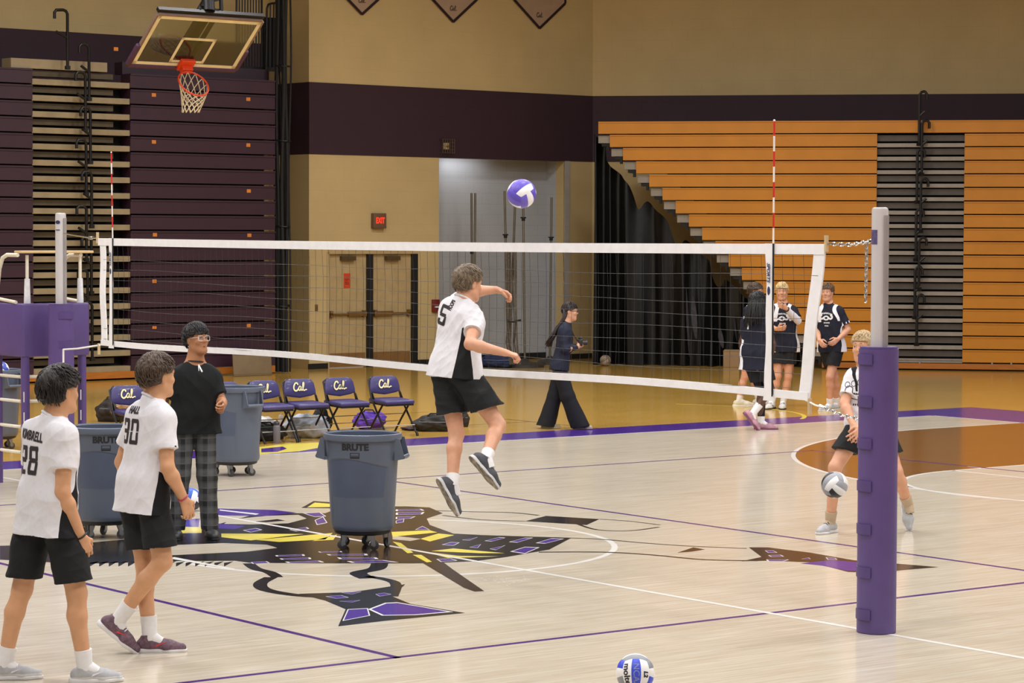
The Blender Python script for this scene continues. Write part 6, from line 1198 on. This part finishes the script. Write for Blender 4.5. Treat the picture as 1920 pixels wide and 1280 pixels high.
# ---- crouching player behind the right post
p = Person('player in white jersey crouching behind the near net post with hands held low', 21.3,
    dict(head=(1617, 651, -.05), neck=(1630, 694), shR=(1594, 707, -.02), shL=(1668, 704, .06), elR=(1583, 756, -.12), wrR=(1600, 796, -.30), kn_R=(1601, 812, -.36), elL=(1668, 758, -.06), wrL=(1618, 802, -.36), kn_L=(1600, 822, -.40), pelvis=(1630, 792), hipR=(1608, 804, -.03), hipL=(1652, 804, .03),
         knR=(1566, 876, -.18), knL=(1680, 884, -.12), anR=(1557, 962, -.02), anL=(1703, 946, .12), toR=(1540, 978, -.13), toL=(1716, 992, -.06)), 'fair', (-.50, -.04, -.86), (-.25, -.1, -.96), vox=0.005, air='L')
p.palm = {'R': HV(.3, .3, .8), 'L': HV(.3, .3, .8)}; p.curl = {'R': 0.22, 'L': 0.3}; p.spread = {'R': 0.25, 'L': 0.2}; p.body(); hc = ('blond_brown', (176, 152, 116)); p.hair(hc, vol=0.016, seed=14, n=200, length=0.045, r=0.007, fringe=0.058, nape=-0.06, lock_flow=(0, .3, .3)); p.brow(('brown_light', (112, 96, 78)))
sh = p.shirt([M_jersey], 0.10, 0.72, 0.022, 51, panel=lambda lt, fw, h, ds: raglan(lt, fw, h, ds, 0.007, 0.088), amp=0.006, sleeve_r=0.072)
ring = lambda cx, cy, rx, ry: ribbon([(cx+rx*math.cos(a), cy+ry*math.sin(a)) for a in np.linspace(0, 2*PI, 17)], 0.005)
p.decal(merge2(*[ring(-0.10+0.05*i, 0.0-0.02*abs(i-2)*0.5, 0.019, 0.024) for i in range(5)]), 1612, 717, M_jink, 'chest_print', sh, nrm=HV(-.25, .1, -.96)); p.decal(merge2(ribbon(curve2([(-.12, .02), (-.10, .06), (-.06, .05), (-.05, .0), (.05, .0), (.06, .05), (.10, .06), (.12, .02)], 6), 0.006), ribbon(curve2([(-.12, .02), (-.08, -.03), (0, -.05), (.08, -.03), (.12, .02)], 6), 0.006), small_marks(6, .10, .018, 3), ([(a, b-0.09) for a, b in small_marks(7, .12, .022, 4)[0]], small_marks(7, .12, .022, 4)[1])), 1612, 738, M_jink, 'chest_emblem', sh, nrm=HV(-.25, .1, -.96))
p.shorts(M_sk, 0.58, 0.104, 0.114, 15); M_tns = cloth_mat('tan_sock', (180, 160, 136))
for q in 'LR': p.sock(q, M_tns, 0.10); p.shoe(q, M_shg, M_solew, 1.0, laces=M_lk, up=HV(.15, .45, -.88) if q == 'L' else None)
# ---- woman with camera
p = Person('woman in navy sweater and wide black trousers walking with a camera, long dark hair', 32.4,
    dict(head=(1069, 584), neck=(1062, 609), shR=(1056, 621, -.16), shL=(1060, 621, .16), elR=(1060, 655, -.20), wrR=(1083, 650, -.07), kn_R=(1088, 647, -.04), elL=(1064, 655, .20), wrL=(1084, 648, .07), kn_L=(1089, 645, .04), pelvis=(1049, 686), hipR=(1050, 692, -.08), hipL=(1050, 692, .08),
         knR=(1064, 742, -.08), knL=(1040, 744, .08), anR=(1085, 793, -.06), anL=(1025, 791, .08), toR=(1108, 798, -.05), toL=(1042, 799, .08)), 'fair', (1, -.06, -.12), (1, 0, .05), vox=0.007, H=1.60)
p.palm = {'R': HV(.1, .2, 1), 'L': HV(.1, .2, -1)}; p.curl = {'R': 0.6, 'L': 0.6}; p.body(fr=0.0095); hc = ('dark_long', (44, 34, 34)); h_ = p.hair(hc, vol=0.012, seed=16, n=60, length=0.07, r=0.008, fringe=0.04)
b = MB(); rs = random.Random(16)
for k in range(70):
    x = rs.uniform(-1, 1); pts = [p.hp(x*0.075, -0.02-rs.uniform(0, .07), 0.03), p.hp(x*0.08, -0.06-rs.uniform(0, .03), -0.10), p.hp(x*0.11, -0.15+rs.uniform(-.02, .02), -0.22), p.hp(x*0.12, -0.22+rs.uniform(-.03, .03), -0.36), p.hp(x*0.11, -0.27+rs.uniform(-.05, .05), -0.44-rs.uniform(0, .1))]; b.tube(pts, [0.012, 0.014, 0.013, 0.010, 0.002], 5)
b.build('long_hair', [hair_mat(*hc)], p.root, sharp=0)
p.shirt([cloth_mat('navy_sweater', (34, 38, 54))], 0.05, 0.6, 0.035, 61, amp=0.009, name='sweater', long=True); p.trousers(cloth_mat('black_wide_trousers', (28, 29, 34)), 0.105, 0.105, 0.115, seed=17, flare=0.02, end=0.05, amp=0.008)
for q in 'LR': p.shoe(q, mat('shoe_beige', (170, 158, 140), 0.6), mat('sole_beige', (186, 176, 160), 0.6), 0.92)
g = MB(); 
for x in (-1, 1): g.tube([p.hp(x*0.033+0.022*math.cos(a), 0.104, 0.010+0.018*math.sin(a)) for a in np.linspace(0, 2*PI, 13)], 0.003, 5); g.tube([p.hp(x*0.055, 0.1, 0.015), p.hp(x*0.08, 0.0, 0.012)], 0.003, 5)
g.build('glasses', [M_black], p.root)
cc = at_depth(1088, 642, 32.4); t = thing('camera', 'black camera held in both hands by the woman in navy', 'camera', cc-np.array([0, 0, .05])); s = MB(); cf = HV(1, 0, 0); cx = HV(0, 0, 1); CRm = np.array([cf, cx, (0, 0, 1)]).T; up_ = np.array([0, 0, .05])
s.box(up_, (0.06, 0.13, 0.085), CRm, 0, 0.012); s.box(up_+np.array([0, 0, .055]), (0.045, 0.05, 0.03), CRm, 0, 0.008); s.build('camera_body', [M_black], t); s = MB(); s.lathe([(0.0, 0), (0.034, 0.0), (0.036, 0.06), (0.030, 0.062), (0, 0.05)], 18, c=up_+cf*0.03, rot=frame(cf)); s.build('lens', [mat('lens_black', (30, 30, 34), 0.2)], t)
s = MB(); s.tube([up_-cf*0.02+cx*0.06, up_-cf*0.10+cx*0.10+np.array([0, 0, .12]), up_-cf*0.14+np.array([0, 0, .19]), up_-cf*0.10-cx*0.10+np.array([0, 0, .12]), up_-cf*0.02-cx*0.06], 0.007, 5); s.build('neck_strap', [M_black], t)
# ---- four players by the orange bleachers
def print_chest(p, sh, px, py, n):
    p.decal(small_marks(10, 0.19, 0.028, 5, 0.02), px, py-9, M_wink, 'chest_lettering', sh, nrm=n)
    c = [(0.045*math.cos(a), 0.034*math.sin(a)) for a in np.linspace(0, 2*PI, 20)[:-1]]; ri = [(x*0.45, y*0.45) for x, y in c]; n_ = len(c); body = (c+ri, [(i, (i+1) % n_, n_+(i+1) % n_, n_+i) for i in range(n_)])
    arms = [ribbon(curve2([(sx*0.03, 0.005), (sx*0.065, -0.012), (sx*0.088, 0.008), (sx*0.080, 0.036), (sx*0.060, 0.034)], 5), 0.026) for sx in (-1, 1)]
    p.decal(merge2(body, *arms), px, py, M_wink, 'chest_emblem', sh, nrm=n); p.decal(merge2(small_marks(5, 0.09, 0.022, 6), ([(a, b-0.042) for a, b in small_marks(3, 0.06, 0.022, 7)[0]], small_marks(3, 0.06, 0.022, 7)[1])), px+1, py+9, M_wink, 'chest_lettering', sh, nrm=n)
dk = lambda lt, fw, h, ds: np.maximum(raglan(lt, fw, h, ds, 0.016, 0.105), side(lt, fw-0.03, h, ds, 0.75, 0.032))
p = Person('brown haired player in dark jersey with white stripes, standing nearest the net post, arms low', 35.9,
    dict(head=(1551, 549), neck=(1554, 573), shR=(1535, 582, .08), shL=(1577, 584, -.08), elR=(1533, 618, .06), wrR=(1536, 638, -.12), kn_R=(1541, 645, -.18), elL=(1590, 618, -.08), wrL=(1571, 636, -.24), kn_L=(1562, 643, -.28), pelvis=(1559, 647), hipR=(1549, 653, .04), hipL=(1569, 653, -.04),
         knR=(1565, 708, .12), knL=(1556, 706, -.10), anR=(1569, 752, .22), anL=(1556, 753, -.02), toR=(1556, 757, .06), toL=(1540, 760, -.12)), 'fair', (-.38, 0, -.92), (-.42, 0, -.9), vox=0.007)
p.palm = {'R': HV(.6, 0, .7), 'L': HV(-.4, 0, .8)}; p.curl = {'R': 0.45, 'L': 0.45}; p.body(fr=0.0098); hc = ('brown_mid', (98, 74, 54)); p.hair(hc, vol=0.016, seed=22, n=90, length=0.07, r=0.009, fringe=0.055); p.brow(hc)
sh = p.shirt([M_njersey], 0.10, 0.72, 0.022, 71, panel=dk, sleeve_r=0.080); print_chest(p, sh, 1549, 596, HV(-.42, 0, -.9)); p.shorts(M_sk, 0.62, 0.104, 0.108, 23)
for q in 'LR': p.sock(q, M_sock, 0.09); p.shoe(q, mat('shoe_silver', (176, 180, 184), 0.6, var=0.1, scale=30), M_solew, 1.06, laces=M_lw, swoosh=M_lw)
p = Person('blond player in dark jersey with white arm sleeve, seen through the net by the antenna', 36.3,
    dict(head=(1466, 547), neck=(1468, 572), shR=(1449, 581, .03), shL=(1489, 583, -.03), elR=(1445, 614, .0), wrR=(1458, 617, -.20), kn_R=(1465, 616, -.24), elL=(1497, 602, -.12), wrL=(1474, 578, -.26), kn_L=(1464, 573, -.29), pelvis=(1471, 647), hipR=(1461, 653, .02), hipL=(1481, 653, -.02),
         knR=(1458, 705, -.02), knL=(1478, 706, -.02), anR=(1447, 755, 0), anL=(1468, 753, 0), toR=(1438, 763, -.15), toL=(1466, 762, -.2)), 'fair', (-.12, -.04, -.99), (-.12, 0, -.99), vox=0.007)
p.palm = {'R': HV(0, .3, .9), 'L': HV(0, .2, .9)}; p.curl = {'R': 0.7, 'L': 0.6}; p.body(fr=0.0098); hc = ('blond', (204, 178, 128)); p.hair(hc, vol=0.016, seed=24, n=90, length=0.06, r=0.009, fringe=0.05); p.brow(('brown_light', (112, 96, 78)))
sh = p.shirt([M_njersey], 0.10, 0.72, 0.022, 81, panel=dk, sleeve_r=0.078); print_chest(p, sh, 1466, 597, HV(-.12, 0, -.99)); p.shorts(M_sk, 0.55, 0.104, 0.108, 25)
b = MB(); a_, c_ = p.J['elL'], p.J['wrL']; b.tube([p.J['shL']+(a_-p.J['shL'])*0.74, a_, a_+(c_-a_)*0.4, a_+(c_-a_)*0.88], [0.058, 0.054, 0.053, 0.039], 14); b.build('arm_sleeve', [M_jw], p.root); p.band('L', M_black, 0.92, 0.034, 'wristband', 0.009)
for q in 'LR': p.sock(q, M_sock, 0.11); p.shoe(q, M_shw, M_lk, 1.06, laces=M_lk, swoosh=M_lk)
p = Person('player with short brown hair standing behind the one with long black hair', 36.9,
    dict(head=(1417, 547), neck=(1410, 572), shR=(1402, 583, -.15), shL=(1412, 583, .16), elR=(1397, 620, -.2), wrR=(1402, 650, -.16), elL=(1412, 620, .22), wrL=(1420, 645, .2), pelvis=(1405, 648), hipR=(1404, 655, -.07), hipL=(1407, 655, .07),
         knR=(1397, 706, -.07), knL=(1414, 705, .09), anR=(1386, 754, -.07), anL=(1422, 752, .12), toR=(1404, 759, -.07), toL=(1436, 757, .12)), 'fair', (.93, -.04, -.30), (.95, 0, -.25), vox=0.007)
p.curl = {'R': 0.5, 'L': 0.5}; p.body(fr=0.0098); hc = ('brown_dark', (74, 58, 46)); p.hair(hc, vol=0.016, seed=26, n=90, length=0.06, r=0.009, fringe=0.045); p.brow(hc); p.shirt([M_njersey], 0.12, 0.72, 0.022, 91, panel=dk); p.shorts(M_sk, 0.55, 0.104, 0.108, 27)
for q in 'LR': p.sock(q, M_sock, 0.07); p.shoe(q, mat('shoe_cream', (206, 200, 182), 0.6), M_solew, 1.08, laces=M_lw)
p = Person('player with long black hair, dark jersey and pink shoes stepping along the purple stripe', 32.4,
    dict(head=(1420, 567), neck=(1418, 592), shR=(1441, 606, -.09), shL=(1397, 604, .11), elR=(1449, 645, -.12), wrR=(1442, 678, -.05), kn_R=(1441, 689, -.03), elL=(1391, 642, .16), wrL=(1396, 672, .2), pelvis=(1417, 664), hipR=(1429, 672, -.05), hipL=(1406, 670, .05),
         knR=(1444, 730, -.05), knL=(1428, 732, .08), anR=(1411, 776, -.08), anL=(1427, 787, .08), toR=(1424, 798, -.08), toL=(1446, 797, .06)), 'dark', (.5, -.16, .85), (.42, 0, .9), vox=0.0065, air='R')
p.palm = {'R': HV(-.6, 0, .6)}; p.curl = {'R': 0.7, 'L': 0.5}; p.body(fr=0.0095); hc = ('black_long', (26, 25, 27)); p.hair(hc, vol=0.022, seed=28, n=80, length=0.08, r=0.010, fringe=0.03)
b = MB(); rs = random.Random(28)
for k in range(110):
    th = rs.uniform(-2.2, 2.2)-PI/2; cx_, cy_ = math.cos(th), math.sin(th); ln = rs.uniform(.16, .27); b.tube([p.hp(cx_*0.05, cy_*0.06-0.01, 0.115), p.hp(cx_*0.095, cy_*0.115-0.01, 0.04), p.hp(cx_*0.11, cy_*0.125-0.012, -0.06), p.hp(cx_*0.115+rs.uniform(-.02, .02), cy_*0.12-0.02, -0.06-ln*0.5), p.hp(cx_*0.12+rs.uniform(-.03, .03), cy_*0.11-0.03, -0.06-ln)], [0.008, 0.010, 0.010, 0.009, 0.004], 5)
b.build('long_hair', [hair_mat(*hc)], p.root, sharp=0)
sh = p.shirt([M_njersey], 0.20, 0.60, 0.024, 95, panel=lambda lt, fw, h, ds: side(lt, fw-0.0, h, ds, 0.42, 0.055), hem_w=0.015)
p.decal(block_digits('7', 0.15), 1399, 607, M_wink, 'jersey_number', sh, nrm=HV(-.5, 0, -.85)); p.decal(small_marks(5, 0.13, 0.035, 8), 1402, 592, M_wink, 'jersey_name', sh, nrm=HV(-.5, 0, -.85), tilt=0.4)
p.shorts(M_sk, 0.72, 0.106, 0.108, 29); f = Field(0.007); j = p.J; f.bone(j['hipL'], j['knL'], 0.093, 0.062, 0.03); f.bone(j['knL'], j['anL'], 0.060, 0.042, 0.03); V, F = f.mesh(); p.part('legging', V, F, [cloth_mat('black_legging', (26, 27, 31))])
M_pk = mat('shoe_pink', (176, 132, 146), 0.6, var=0.12, scale=30); M_pks = mat('sole_plum', (118, 60, 92), 0.5)
p.sock('R', M_sock, 0.15); p.sock('L', M_sock, 0.08); p.shoe('R', M_pk, M_pks, 1.04, up=HV(.75, .62, .1), laces=M_lw); p.shoe('L', M_pk, M_pks, 1.04, laces=M_lw)
